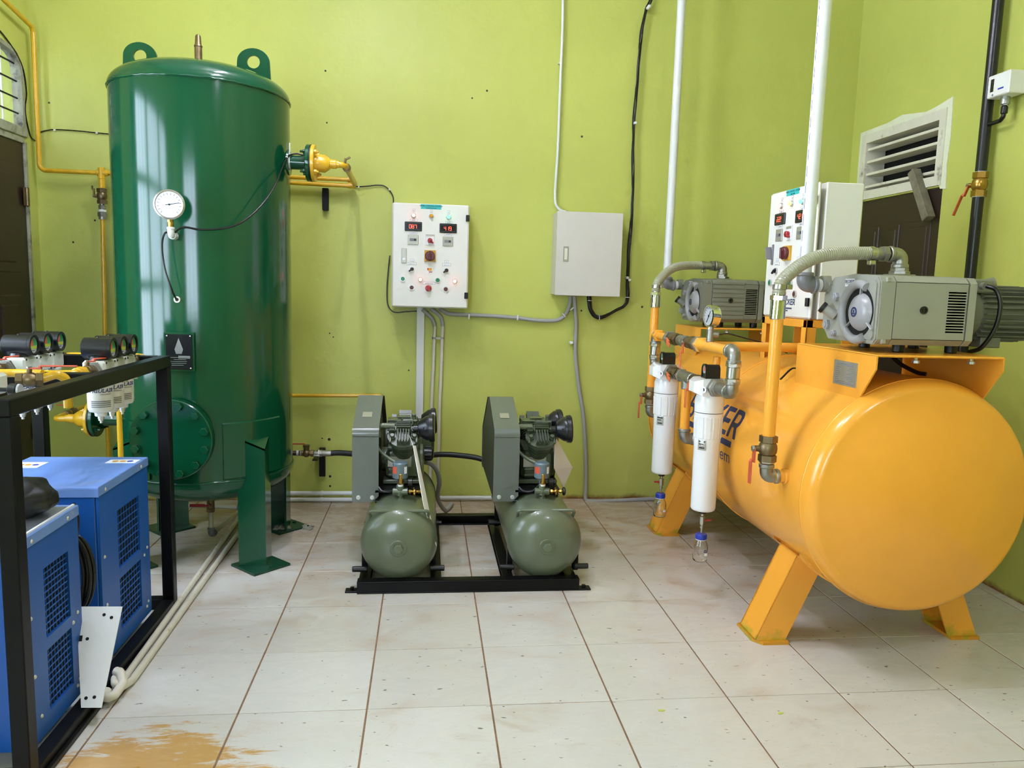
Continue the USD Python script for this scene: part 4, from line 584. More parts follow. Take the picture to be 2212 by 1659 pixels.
# ---------------------------------------------------------------- control cabinets
SEG = {'0': 'abcdef', '1': 'bc', '2': 'abged', '3': 'abgcd', '4': 'fgbc', '5': 'afgcd', '6': 'afgedc', '7': 'abc', '8': 'abcdefg', '9': 'abcdfg'}
def seven(s, o, u, h):
    w, g, ms = h*.52, h*.13, []
    for i, ch in enumerate(s):
        x = (i-(len(s)-1)/2)*h*.78
        for k in SEG[ch]:
            cx, cz, hor = {'a': (0, h/2, 1), 'g': (0, 0, 1), 'd': (0, -h/2, 1), 'f': (-w/2, h/4, 0), 'b': (w/2, h/4, 0), 'e': (-w/2, -h/4, 0), 'c': (w/2, -h/4, 0)}[k]
            ms.append(obox(o+u*(x+cx)+Z_*cz, (w if hor else g, .0006, g if hor else h/2), 0, u, np.cross(Z_, u)))
    return cat(*ms)
def cabinet(name, label, o, u, n, W, H, D, left, right, lit_amber, handle_open, title, logo):
    "o: bottom left corner of the door's face; u: to the right along the door; n: out of the door"
    u, n = unit(u), unit(n); t = thing(name, label, 'control cabinet', o+u*W/2-n*D/2); w = -n
    part(t, 'body', obox(o+u*W/2+Z_*H/2-n*(D/2+.02), (W, D-.04, H), .004, u, w), 'cabinet_white'); dr = part(t, 'door', obox(o+u*W/2+Z_*H/2-n*.0095, (W*1.0, .019, H), .008, u, w), 'cabinet_white')
    px = lambda x, y: ((x-848)/(1014-848), 1-((y-436.5-(x-848)*.042)/(226.5)))
    def P(x, y, out=0): a, b = px(x, y); return o + u*W*a + Z_*H*b + n*out
    s = W/166
    def bar(x0, y0, x1, y1, d, m, nm, par=t, label=None, ch=0, smooth=35):
        c = P((x0+x1)/2, (y0+y1)/2+(0), d/2); return part(par, nm, obox(c, (abs(x1-x0)*s, d, abs(y1-y0)*s), ch, u, w), m, label, smooth) if nm != 'caption' else cap_(P((x0+x1)/2, (y0+y1)/2), abs(x1-x0)*s, abs(y1-y0)*s)
    def cap_(c, a, b): k = part(t, 'caption', obox(c+n*.0003, (a, .0006, b), 0, u, w), 'label_white', smooth=False); part(k, 'border', cat(*[obox(c+n*.0004+u*q*a/2, (.0011, .0007, b+.001), 0, u, w) for q in (-1, 1)], *[obox(c+n*.0004+Z_*q*b/2, (a+.001, .0007, .0011), 0, u, w) for q in (-1, 1)]), 'print_grey', smooth=False); return k
    for x, y, m, nm in ((893.8, 464.8, 'lamp_red', 'red lit lamp'), (931.6, 466.4, 'lamp_amber' if lit_amber else 'amber_lens', 'amber lamp'), (969.2, 468.8, 'lamp_green', 'green lit lamp'), (910, 604, 'lamp_orange' if 0 else 'lamp_red', 'red lit lamp'), (984.7, 608.9, 'lamp_red', 'red lit lamp')):
        c = P(x, y); b = part(t, 'indicator_lamp', lathe([(0, .01), (.0105, .01), (.0135, .006), (.014, 0)][::-1], c, n, 24), 'bolt_zinc', nm); part(b, 'lens', lathe([(0, .0185), (.006, .018), (.0095, .015), (.0105, .008)][::-1], c, n, 20), m)
    for x, y, m in ((872, 602, 'green_button'), (947.5, 606, 'green_button'), (891.4, 621.4, 'maroon'), (965.5, 626, 'maroon')):
        c = P(x, y); b = part(t, 'push_button', ring(c, n, .0118, .0155, .008, 24), 'bolt_zinc', {'g': 'green push button', 'm': 'maroon push button'}[m[0]]); part(b, 'cap', cyl(c, c+n*.009, .0124, 24, ch=.002), m)
    for x0, y0, x1, y1, dg in ((875, 478.6, 912, 498, left), (950, 483, 987, 503, right)):
        b = bar(x0, y0, x1, y1, .008, 'black_plastic', 'display', label='red digit display', ch=.003); c = P((x0+x1)/2-1, (y0+y1)/2+.5, .0083); part(b, 'digits', seven(dg, c, u, .020), 'digit_red', smooth=False)
        part(b, 'window', obox(P((x0+x1)/2, (y0+y1)/2, .008), (32*s, .0004, 12*s), 0, u, w), 'plate_black')
    for x0, y0, x1, y1 in ((882, 507, 904.6, 527.5), (957, 511.5, 979.5, 531.5)):
        b = bar(x0, y0, x1, y1, .006, 'label_grey', 'hour_meter', label='grey hour meter', ch=.0015); part(b, 'window', obox(P((x0+x1)/2, (y0+y1)/2, .0062), (15*s, .0006, 6*s), 0, u, w), 'print_grey'); part(b, 'digits', obox(P((x0+x1)/2+4, (y0+y1)/2, .0066), (4*s, .0006, 4*s), 0, u, w), 'print_black')
        lb = bar((x0+x1)/2-8, y0-8, (x0+x1)/2+8, y0-2.5, .0006, 'label_white', 'caption', smooth=False); part(lb, 'lettering', text('HOURMETER', .0035, P((x0+x1)/2, y0-4.2, .0006), u, Z_, True, .0003), 'print_black', smooth=False)
    b = bar(920, 505, 939, 529, .006, 'label_white', 'rotary_switch', label='red rotary selector switch', ch=.001); part(b, 'band', obox(P(929.5, 508, .0065), (18*s, .0006, 4*s), 0, u, w), 'label_grey'); c = P(929.6, 519.5); part(b, 'knob', cat(cyl(c, c+n*.022, .014, 24, ch=.002), obox(c+n*.014+unit(u-Z_*.75)*.011, (.026, .016, .011), .003, unit(u-Z_*.75), w)), 'red_plastic')
    b = bar(918, 540.5, 942, 565, .012, 'yellow_plate', 'main_switch', label='yellow main switch with maroon knob', ch=.001); c = P(930, 552.8); part(b, 'knob', cat(cyl(c, c+n*.03, .029, 32, ch=.003), obox(c+n*.034, (.012, .014, .05), .003, u, w)), 'maroon'); part(b, 'mark', obox(P(930, 546.5, .0305), (5*s, .0006, 4*s), 0, u, w), 'label_white')
    for x, y in ((891.5, 581), (966.4, 584.5)):
        c = P(x, y); b = part(t, 'selector', ring(c, n, .009, .0135, .008, 24), 'bolt_zinc', 'black lever selector'); part(b, 'lever', cat(cyl(c, c+n*.012, .0105, 20), obox(c+n*.014-unit(u+Z_*.75)*.006, (.034, .012, .009), .003, unit(u+Z_*.75), w)), 'black_plastic')
        lb = bar(x-4, y-22, x+4, y-17, .0006, 'label_white', 'caption', smooth=False); part(lb, 'lettering', text('P1' if x < 930 else 'P2', .004, P(x, y-18, .0006), u, Z_, True, .0003), 'print_black', smooth=False)
        lb = bar(x-9, y-15, x+9, y-9.5, .0006, 'label_white', 'caption', smooth=False); part(lb, 'lettering', text('MANUAL AUTO', .003, P(x, y-11, .0006), u, Z_, True, .0003), 'print_black', smooth=False)
    for x, y, w_ in ((894, 475, 16), (969.5, 480, 14)): lb = bar(x-w_/2, y-2, x+w_/2, y+2, .0006, 'label_white', 'caption', smooth=False); part(lb, 'lettering', text('PRESSURE', .003, P(x, y+1, .0006), u, Z_, True, .0003), 'print_black', smooth=False)
    for x, y, q in ((893.8, 454, 'R'), (931.6, 456, 'S'), (969.2, 458.5, 'T')): lb = bar(x-2.6, y-3, x+2.6, y+3, .0006, 'label_white', 'caption', smooth=False); part(lb, 'lettering', text(q, .006, P(x, y+1.6, .0006), u, Z_, True, .0003), 'print_black', smooth=False)
    b = bar(922.5, 577, 936, 590.5, .0006, 'label_white', 'warning_sticker', smooth=False); part(b, 'symbol', cat(obox(P(929.5, 582, .0008), (9*s, .0004, 6*s), 0, u, w)), 'amber_lens'); part(b, 'print', cat(obox(P(926, 581, .0011), (3*s, .0004, 3*s), 0, u, w), obox(P(932, 587.6, .0011), (7*s, .0004, 2*s), 0, u, w)), 'red_plastic')
    c = P(927.7, 623.5); b = part(t, 'emergency_stop', cat(cyl(c, c+n*.012, .012, 20), lathe([(0, .03), (.012, .029), (.0175, .024), (.019, .016), (.016, .012), (0, .012)][::-1], c, n, 28)), 'red_plastic', 'red emergency stop button'); part(b, 'arrow_mark', cat(*[ring(c+n*.0262, n, .0115, .0145, .0014, 36).slice_plane(c, unit(u*cos(a)+Z_*sin(a))).slice_plane(c, unit(u*cos(a+2.2)+Z_*sin(a+2.2))) for a in (0, 2.09, 4.19)]), 'label_white')
    lb = bar(916, 609.5, 941.5, 615, .0006, 'label_white', 'caption', smooth=False); part(lb, 'lettering', text('EMERGENCY STOP', .0038, P(928.7, 613.4, .0006), u, Z_, True, .0003), 'red_plastic', smooth=False)
    b = bar(909, 441.5, 953, 451.5, .0006, 'teal_label', 'title_label', label='teal title label', smooth=False); part(b, 'lettering', cat(text(title[0], .0075, P(931, 446.2, .0006), u, Z_, True, .0003), text(title[1], .0065, P(931, 450.8, .0006), u, Z_, True, .0003)), 'print_black', smooth=False)
    if not handle_open:
        b = bar(869, 535.5, 879.5, 567, .006, 'label_grey', 'door_handle', label='grey flush door handle', ch=.0015); part(b, 'slot', obox(P(874, 558.5, .0065), (6*s, .001, 5*s), 0, u, w), 'label_white')
    else:
        b = bar(871, 533, 876, 568, .006, 'print_grey', 'door_handle', label='grey door handle swung open', ch=.0015); part(b, 'arm', obox(P(871.5, 548, .02), (.006, .03, .06), .001, unit(u+Z_*.3), w), 'print_grey')
    for y in (471.5, 641): bar(1006.5, y-6.8, 1014.5, y+6.8, .012, 'black_plastic', 'hinge', label='black hinge', ch=.002)
    if logo:
        c = P(905, 640, .0004); b = part(t, 'emblem', ring(c, n, .012, .019, .0006, 32), 'print_blue', 'dark blue ring emblem'); part(b, 'mark', cat(cyl(c-Z_*.004-u*.003, c-Z_*.004-u*.003+n*.0006, .0035, 12), cyl(c+Z_*.004-u*.001, c+Z_*.004-u*.001+n*.0006, .003, 12), obox(c+Z_*.003, (.003, .0006, .014), 0, u, w)), 'print_blue')
        part(t, 'lettering', cat(text('BECKER', .026, P(941, 644, .0002), u, Z_, True, .0005), obox(P(925, 649.5, .0004), (62*s, .0006, 2.4*s), 0, u, w), text('Vacuum System', .009, P(925, 655, .0002), u, Z_, True, .0005)), 'print_blue', smooth=False)
    return t
cabinet('control_cabinet', 'white wall control cabinet with lit lamps above the left compressor', V(.366, 2.22, 1.2215), X_, -Y_, .447, .602, .2, '087', '419', False, False, ('PANEL CONTROL SYSTEM', 'COMPRESSOR'), False)
jb = thing('junction_box', 'plain light grey steel junction box on the back wall', 'junction box', (1.54, YB-.08, 1.315))
part(jb, 'body', box((1.342, 2.252, 1.318), (1.742, YB, 1.812), .003), 'cabinet_grey'); part(jb, 'door', box((1.340, 2.25, 1.315), (1.744, 2.262, 1.815), .002), 'cabinet_grey')
a, b = at(1217.5, 532, Y=2.249), at(1227, 565, Y=2.249); hl = part(jb, 'door_handle', box((a[0], 2.246, b[2]), (b[0], 2.25, a[2]), .001), 'label_grey', 'small flush handle'); part(hl, 'slot', box((a[0]+.006, 2.2445, b[2]+.012), (b[0]-.006, 2.246, a[2]-.012), .0005), 'trim_white')
# ducts, conduits and cables on the back wall
a, b = at(900.5, 668, Y=2.40), at(917, 880, Y=2.40); solo('cable_duct', 'flat white cable duct below the wall control cabinet', 'duct', box((a[0], 2.395, .1), (at(917, 672, Y=2.40)[0], YB, 1.225), .002), 'pvc_white')
def wallpath(pts, y=2.395): return spline([at(x, q, Y=y) for x, q in pts], 6)
cds = (('inner of the two dirty white conduits beside the flat cable duct', [(912, 668), (922, 677), (934, 690), (939, 705), (938, 730), (936, 790), (933, 850), (931, 920), (930, 1000), (929, 1068)]), ('outer of the two dirty white conduits beside the flat cable duct', [(930, 667), (943, 676), (953, 687), (956.5, 705), (955, 730), (953.5, 790), (950, 870), (948, 950), (946, 1020), (945, 1070)]))
for lb, p in cds:
    t = thing('conduit', lb, 'conduit', at(p[-1][0], p[-1][1], Y=2.40)); part(t, 'flexible_end', tube(wallpath(p[:4]), .0115, 12), 'conduit_grey'); part(t, 'pipe', tube(wallpath(p[3:]), .0105, 12), 'pvc_dirty')
sc = at(947.5, 730.5, Y=2.385); solo('saddle_clamp', 'zinc saddle clamp across the two conduits', 'clamp', cat(*[ring(at(x, 730.5, Y=2.395)-Z_*.005, Z_, .0118, .0135, .012, 20) for x in (938, 955)], box((sc[0]-.022, 2.385, sc[2]-.006), (sc[0]+.03, 2.39, sc[2]+.006))), 'galvanised')
t = thing('conduit', 'grey flexible conduit sagging between the control cabinet and the junction box', 'conduit', at(1100, 687, Y=2.40)); part(t, 'pipe', tube(wallpath([(950, 666), (957, 672), (972, 678), (1010, 680), (1060, 682.5), (1110, 686), (1150, 691), (1185, 693), (1208, 690), (1222, 678), (1230, 660), (1233, 640)]), .0125, 12), 'conduit_grey')
for x, y, dx, dy in ((1118, 686, 0, 1), (1218, 681, .6, .7), (1235, 667, .7, -.6), (1013, 684, 0, 1)): p = at(x, y, Y=2.39); part(t, 'clip', obox(p, (.03 if dx else .009, .028, .009 if dx else .034), .002, unit(V(dx if dx else 1, 0, -dy if dx else 0)), Y_), 'pvc_white')
t = thing('conduit', 'grey flexible conduit dropping from the junction box to the floor', 'conduit', at(1267, 1085, Y=2.38)); 
part(t, 'pipe', tube(np.vstack([wallpath([(1240, 640), (1242, 662), (1244.5, 700), (1243, 740), (1244, 780), (1251, 840), (1259, 890), (1264, 950), (1266, 1010), (1265.5, 1060)])[:-1], spline([at(1264.5, 1070, Y=2.39), at(1268, 1081, Y=2.375), at(1290, 1083, Y=2.36), at(1340, 1081, Y=2.35), at(1400, 1078, Y=2.36), V(2.25, 2.37, .014), V(2.5, 2.375, .014)], 6)]), .0125, 12), 'conduit_grey')
p = at(1233, 740, Y=2.39); part(t, 'clip', box(p-V(.008, .02, .008), p+V(.012, .025, .008), .002), 'pvc_white')
t = thing('conduit', 'slim white conduit rising from the junction box to the ceiling', 'conduit', at(1205, 455, Y=2.40)); p = wallpath([(1216, -260), (1216, 0), (1214.5, 80), (1212, 140), (1209, 220), (1205, 320), (1200, 400), (1199, 425), (1201, 442), (1209, 453), (1222, 458)]); part(t, 'pipe', tube(p, .0082, 10), 'pvc_white')
p = at(1206, 134, Y=2.40); part(t, 'clip', hull([p+V(0, 0, -.01), p+V(.015, 0, .012), p+V(.015, .02, .012), p+V(0, .02, -.01), p+V(.015, 0, -.01)]), 'pvc_white')
t = thing('cable_bundle', 'thick bundle of black cables taped together right of the junction box', 'cable', at(1290, 685, Y=2.36))
bp = [(1440, -120), (1422, -50), (1404, 4), (1395, 24), (1386, 70), (1381, 110), (1376, 175), (1370, 250), (1368, 300), (1367, 360), (1366, 420), (1363, 480), (1358.5, 540), (1356, 600), (1355.5, 640), (1349, 660), (1331, 670), (1313, 680), (1296, 686), (1283, 681), (1274, 664), (1272, 640)]
c = wallpath(bp, 2.385); r = np.interp(np.arange(len(c)), [0, 60, 75, 100, 108, 132], [.011, .009, .013, .011, .0155, .017]); part(t, 'cable', tube(c, r*.8, 12), 'black_rubber'); n_ = len(c)
for k, m in enumerate(('black_rubber', 'wire_green', 'black_rubber')):
    ph = np.arange(n_)*.22 + k*2.1; part(t, 'strand', tube(c + np.stack([np.cos(ph)*r*.75, -np.abs(np.sin(ph))*r*.6, np.zeros(n_)], 1), .0045 if k != 1 else .0022, 7), m, {'wire_green': 'thin yellow green earth wire'}.get(m))
for x, y in ((1399, 18), (1402, 14), (1372, 266), (1355, 600), (1360, 605)): p = at(x, y, Y=2.375); part(t, 'clip', box(p-V(.009, .012, .008), p+V(.009, .035, .008), .003), 'pvc_white')
for x, y, d in ((1356, 643, (0, 0, 1)), (1293, 685.5, (1, 0, .1)), (1273.5, 650, (0, 0, 1))): part(t, 'cable_tie', ring(at(x, y, Y=2.385), d, .014, .0185, .004, 18), 'pvc_white')
t = thing('wire', 'thin black wire drooping from the yellow pipe pair down round the wall control cabinet', 'wire', at(850, 430, Y=2.41))
part(t, 'wire', tube(wallpath([(762, 400), (775, 403), (795, 402), (815, 400), (830, 402), (842, 412), (849, 425), (850, 440)], 2.408), .0035, 7), 'wire_black'); part(t, 'lower_wire', tube(np.vstack([wallpath([(842, 552), (839, 580), (836, 620), (837, 655), (846, 671), (858, 675), (880, 673), (920, 672), (926, 678)], 2.40)]), .0035, 7), 'wire_black')
for x, y in ((775, 404), (841, 409)): p = at(x, y, Y=2.405); part(t, 'clip', box(p-V(.004, .004, .006), p+V(.004, .015, .006), .001), 'pvc_white')
t = thing('wire', 'thin dark wire clipped across the wall left of the green tank', 'wire', at(150, 283, Y=2.41)); part(t, 'wire', tube(wallpath([(84, 286), (100, 282), (118, 280), (160, 282), (210, 287), (240, 290)], 2.412), .003, 6), 'wire_black')
for x, y in ((118, 281), (209, 287)): p = at(x, y, Y=2.41); part(t, 'clip', box(p-V(.006, .004, .006), p+V(.006, .01, .006), .001), 'trim_white')
# litter on the floor
for k, (x, y, s, m, lb) in enumerate(((1428, 1534, .011, 'leaf', 'small yellow leaf on a tile in front of the skid'), (1686, 1540, .010, 'leaf', 'small yellow leaf on a tile in front of the orange foot'), (935, 1108, .02, 'rubbish_grey', 'grey rag scrap beside the rear beam of the skid'))):
    p = at(x, y, Z=.002); P2 = [(s*cos(a)*(1+.25*cos(3*a+k)), s*.55*sin(a)) for a in np.linspace(0, 2*pi, 14)[:-1]]; solo('fallen_leaf' if m == 'leaf' else 'rag_scrap', lb, 'leaf' if m == 'leaf' else 'rag', prism(P2, p-Z_*.0018, unit(V(1, .3*k, 0)), np.cross(Z_, unit(V(1, .3*k, 0))), .0015 if m == 'leaf' else .012), m)
for x, y, lb in ((640, 1143, 'heap of grey cement rubble round the right rear foot of the green tank'),):
    p = at(628, 1140, Z=0); ms = []
    for k in range(16):
        s = rng.uniform(.012, .035); q = p + V(rng.uniform(-.1, .13), rng.uniform(-.06, .02), s*.2); b = trimesh.creation.icosphere(1); ms.append(trimesh.Trimesh(np.asarray(b.vertices)*s*rng.uniform(.5, 1.1, 3)*V(1, 1, .5)*(1+.3*rng.uniform(-1, 1, (len(b.vertices), 1))) + q, b.faces, process=False))
    solo('rubble', lb, 'rubble', cat(*ms), 'rubbish_grey', kind='stuff', smooth=False)
# ---------------------------------------------------------------- orange vacuum tank
VX, VZ, VR, VY0, VY1 = 2.33, .644, .425, .178, 2.06
vo = V(VX, 0, VZ)
vt = thing('vacuum_tank', 'large horizontal orange yellow vacuum tank on splayed feet at the right', 'tank', (VX, 1.1, 0))
part(vt, 'shell', lathe([(VR, VY0)] + [(VR, y) for y in np.linspace(VY0+.02, VY1-.02, 14)] + [(VR, VY1)], vo, Y_, 112), 'orange_enamel', smooth=50)
hp = [(VR+.003, .012), (VR+.003, 0)] + [(VR-.055+.055*cos(t)**.8, -.062*sin(t)) for t in np.linspace(.25, pi/2*.96, 7)] + [(VR*f, -.062-.088*(1-(f/.872)**2)) for f in (.8, .68, .54, .4, .27, .13, 0)]
part(vt, 'front_head', lathe(hp[::-1], vo+Y_*VY0, Y_, 112), 'orange_enamel', smooth=60); part(vt, 'rear_head', lathe(hp[::-1], vo+Y_*VY1, -Y_, 96), 'orange_enamel', smooth=60)
def vbead(y): 
    a = np.linspace(0, 2*pi, 161); return tube(np.stack([VX+(VR+.001)*np.cos(a), y+0*a, VZ+(VR+.001)*np.sin(a)], 1), .0045, 6, cap=False)
for y in (VY0+.004, 1.12, VY1): part(vt, 'weld_bead', vbead(y), 'orange_enamel', smooth=60)
def ztank(x): return VZ + sqrt(VR**2-(x-VX)**2)
for sx in (-1, 1):
    for y in (.445, 1.745):
        ft = V(VX+sx*.405, y, .012); tp = V(VX+sx*.245, y, .385); d = unit(tp-ft); L = np.linalg.norm(tp-ft); m = (ft+tp)/2; out = unit(np.cross(Y_, d)*sx*1.0); out = out if out[0]*sx > 0 else -out
        lg = part(vt, 'leg', cat(obox(m+out*.052, (.008, L+.04, .1501), 0, out, d), obox(m+Y_*.071, (.112, L+.04, .008), 0, out, d), obox(m-Y_*.071, (.112, L+.04, .008), 0, out, d)).slice_plane(V(0, 0, .011), Z_), 'orange_leg', smooth=False)
        xc = VX+sx*.41; part(vt, 'foot_plate', prism(Polygon([(xc-.062, y-.088), (xc+.062, y-.088), (xc+.062, y+.088), (xc-.062, y+.088)]) if sx > 0 else Polygon([(xc-.03, y-.09), (xc+.075, y-.09), (xc+.075, y+.088), (xc-.062, y+.088), (xc-.062, y-.05)]), (0, 0, 0), X_, Y_, .012), 'orange_foot')
        part(vt, 'anchor_bolt', cat(hexn((xc+sx*.035, y+.01, .012), Z_, .013, .011), cyl((xc+sx*.035, y+.01, .012), (xc+sx*.035, y+.01, .034), .006, 10)), 'galvanised')
        part(lg, 'saddle_pad', lathe([(VR, y-.11), (VR+.008, y-.105), (VR+.008, y+.105), (VR, y+.11)], vo, Y_, 112).slice_plane(vo, -Z_).slice_plane(vo+V(sx*.13, 0, 0), V(sx, 0, 0)).slice_plane(vo+V(sx*.33, 0, 0), V(-sx, 0, 0)), 'orange_enamel')
def saddle(y0, y1, yb, tag):
    x0, x1, zt = 2.093, 2.567, 1.16; zb = ztank(x0)-.02
    k = part(vt, 'pump_bracket', cat(box((x0, y0, zt-.008), (x1, y1, zt), .003)), 'orange_enamel', 'bent orange pump bracket')
    for x in (x0, x1-.006): part(k, 'cheek', prism([(yb, zb), (y1-.005, zb), (y1, zt-.004), (y0, zt-.004), (y0, zt-.05)], (x, 0, 0), Y_, Z_, .006), 'orange_enamel')
    for x in (2.27, 2.48): part(k, 'bolt', cat(cyl((x, y0+.05, zt-.03), (x, y0+.05, zt-.008), .006, 10), hexn((x, y0+.05, zt-.03), Z_, .013, .01)), 'bolt_zinc')
    return k
sf = saddle(.10, .66, .20, 'f'); saddle(1.79, 2.21, 1.86, 'r')
P4 = [at(*q, X=2.093) for q in ((1804, 776), (1852, 784), (1849, 840), (1803, 832))]; yy0, yy1 = min(p[1] for p in P4), max(p[1] for p in P4); zz0, zz1 = P4[2][2]+.002, P4[0][2]
npv = part(vt, 'name_plate', box((2.0905, yy0, zz0), (2.093, yy1, zz1), .0005), 'label_grey', 'engraved silver name plate')
part(npv, 'print', cat(box((2.0902, yy0+.02, zz1-.017), (2.0906, yy1-.02, zz1-.009)), *[box((2.0902, yy1-.012-rng.uniform(.025, .035), zz1-.026-.0075*k), (2.0906, yy1-.012, zz1-.0235-.0075*k)) for k in range(8)], *[box((2.0902, yy0+.02, zz1-.026-.0075*k), (2.0906, yy0+.06+rng.uniform(-.02, .02), zz1-.0235-.0075*k)) for k in range(7)], box((2.0902, yy0+.03, zz0+.012), (2.0906, yy1-.03, zz0+.0145)), box((2.0902, yy0+.015, zz0+.006), (2.0906, yy1-.015, zz0+.0085))), 'print_grey', kind='stuff', smooth=False)
# stand for the control cabinet, welded to the tank
st0, st1, sa, sb = 2.20, 2.41, .80, 1.24
std = part(vt, 'cabinet_stand', cat(*[box((st0, y-.0, 1.215), (st1, y+.03, 1.25), .002) for y in (sa, sb-.03)], *[box((x, sa, 1.215), (x+.03, sb, 1.25), .002) for x in (st0, st1-.03)]), 'orange_enamel', 'orange angle stand under the cabinet')
for x in (st0, st1-.045):
    for y in (sa, sb-.045):
        part(std, 'stand_leg', cat(box((x if x < 2.3 else x+.04, y, ztank(x+.02)-.01), (x+.005 if x < 2.3 else x+.045, y+.045, 1.22), .001), box((x, y if y < 1 else y+.04, ztank(x+.02)-.01), (x+.045, y+.005 if y < 1 else y+.045, 1.22), .001)), 'orange_enamel')
# lettering on the shell
def wrapv(m, y, phi):
    P_ = np.array(m.vertices); f = phi + P_[:, 1]/VR; r = VR + .0003 + P_[:, 2]
    return trimesh.Trimesh(np.stack([VX - r*np.cos(f), y - P_[:, 0], VZ + r*np.sin(f)], 1), m.faces, process=False)
import warnings
TY, TP = 1.17, radians(11)
big = text('BECKER', .125, (0, .0, 0), X_, Y_, True, .0006, center=False, slant=.2); bw = np.asarray(big.vertices)[:, 0].max(); big.vertices = np.asarray(big.vertices)*V(.66/bw, 1, 1)
small = text('Vacuum System', .048, (0, -.115, 0), X_, Y_, False, .0006, center=False); sw_ = np.asarray(small.vertices)[:, 0].max(); small.vertices = np.asarray(small.vertices)*V(.62/sw_, 1, 1)
part(vt, 'lettering', wrapv(cat(big, prism(sbox(.0, -.045, .62, -.018), (0, 0, 0), X_, Y_, .0006), small).subdivide_to_size(.03), TY+.28, TP), 'print_blue', 'large dark blue lettering', smooth=False)
# nozzles
for y, z in ((.31, .685), (1.13, .66), (1.80, .67)): part(vt, 'nozzle', cat(cyl((1.86, y, z), (1.95, y, z), .024, 20), cyl((1.895, y, z), (1.915, y, z), .03, 20, ch=.004)), 'orange_enamel')

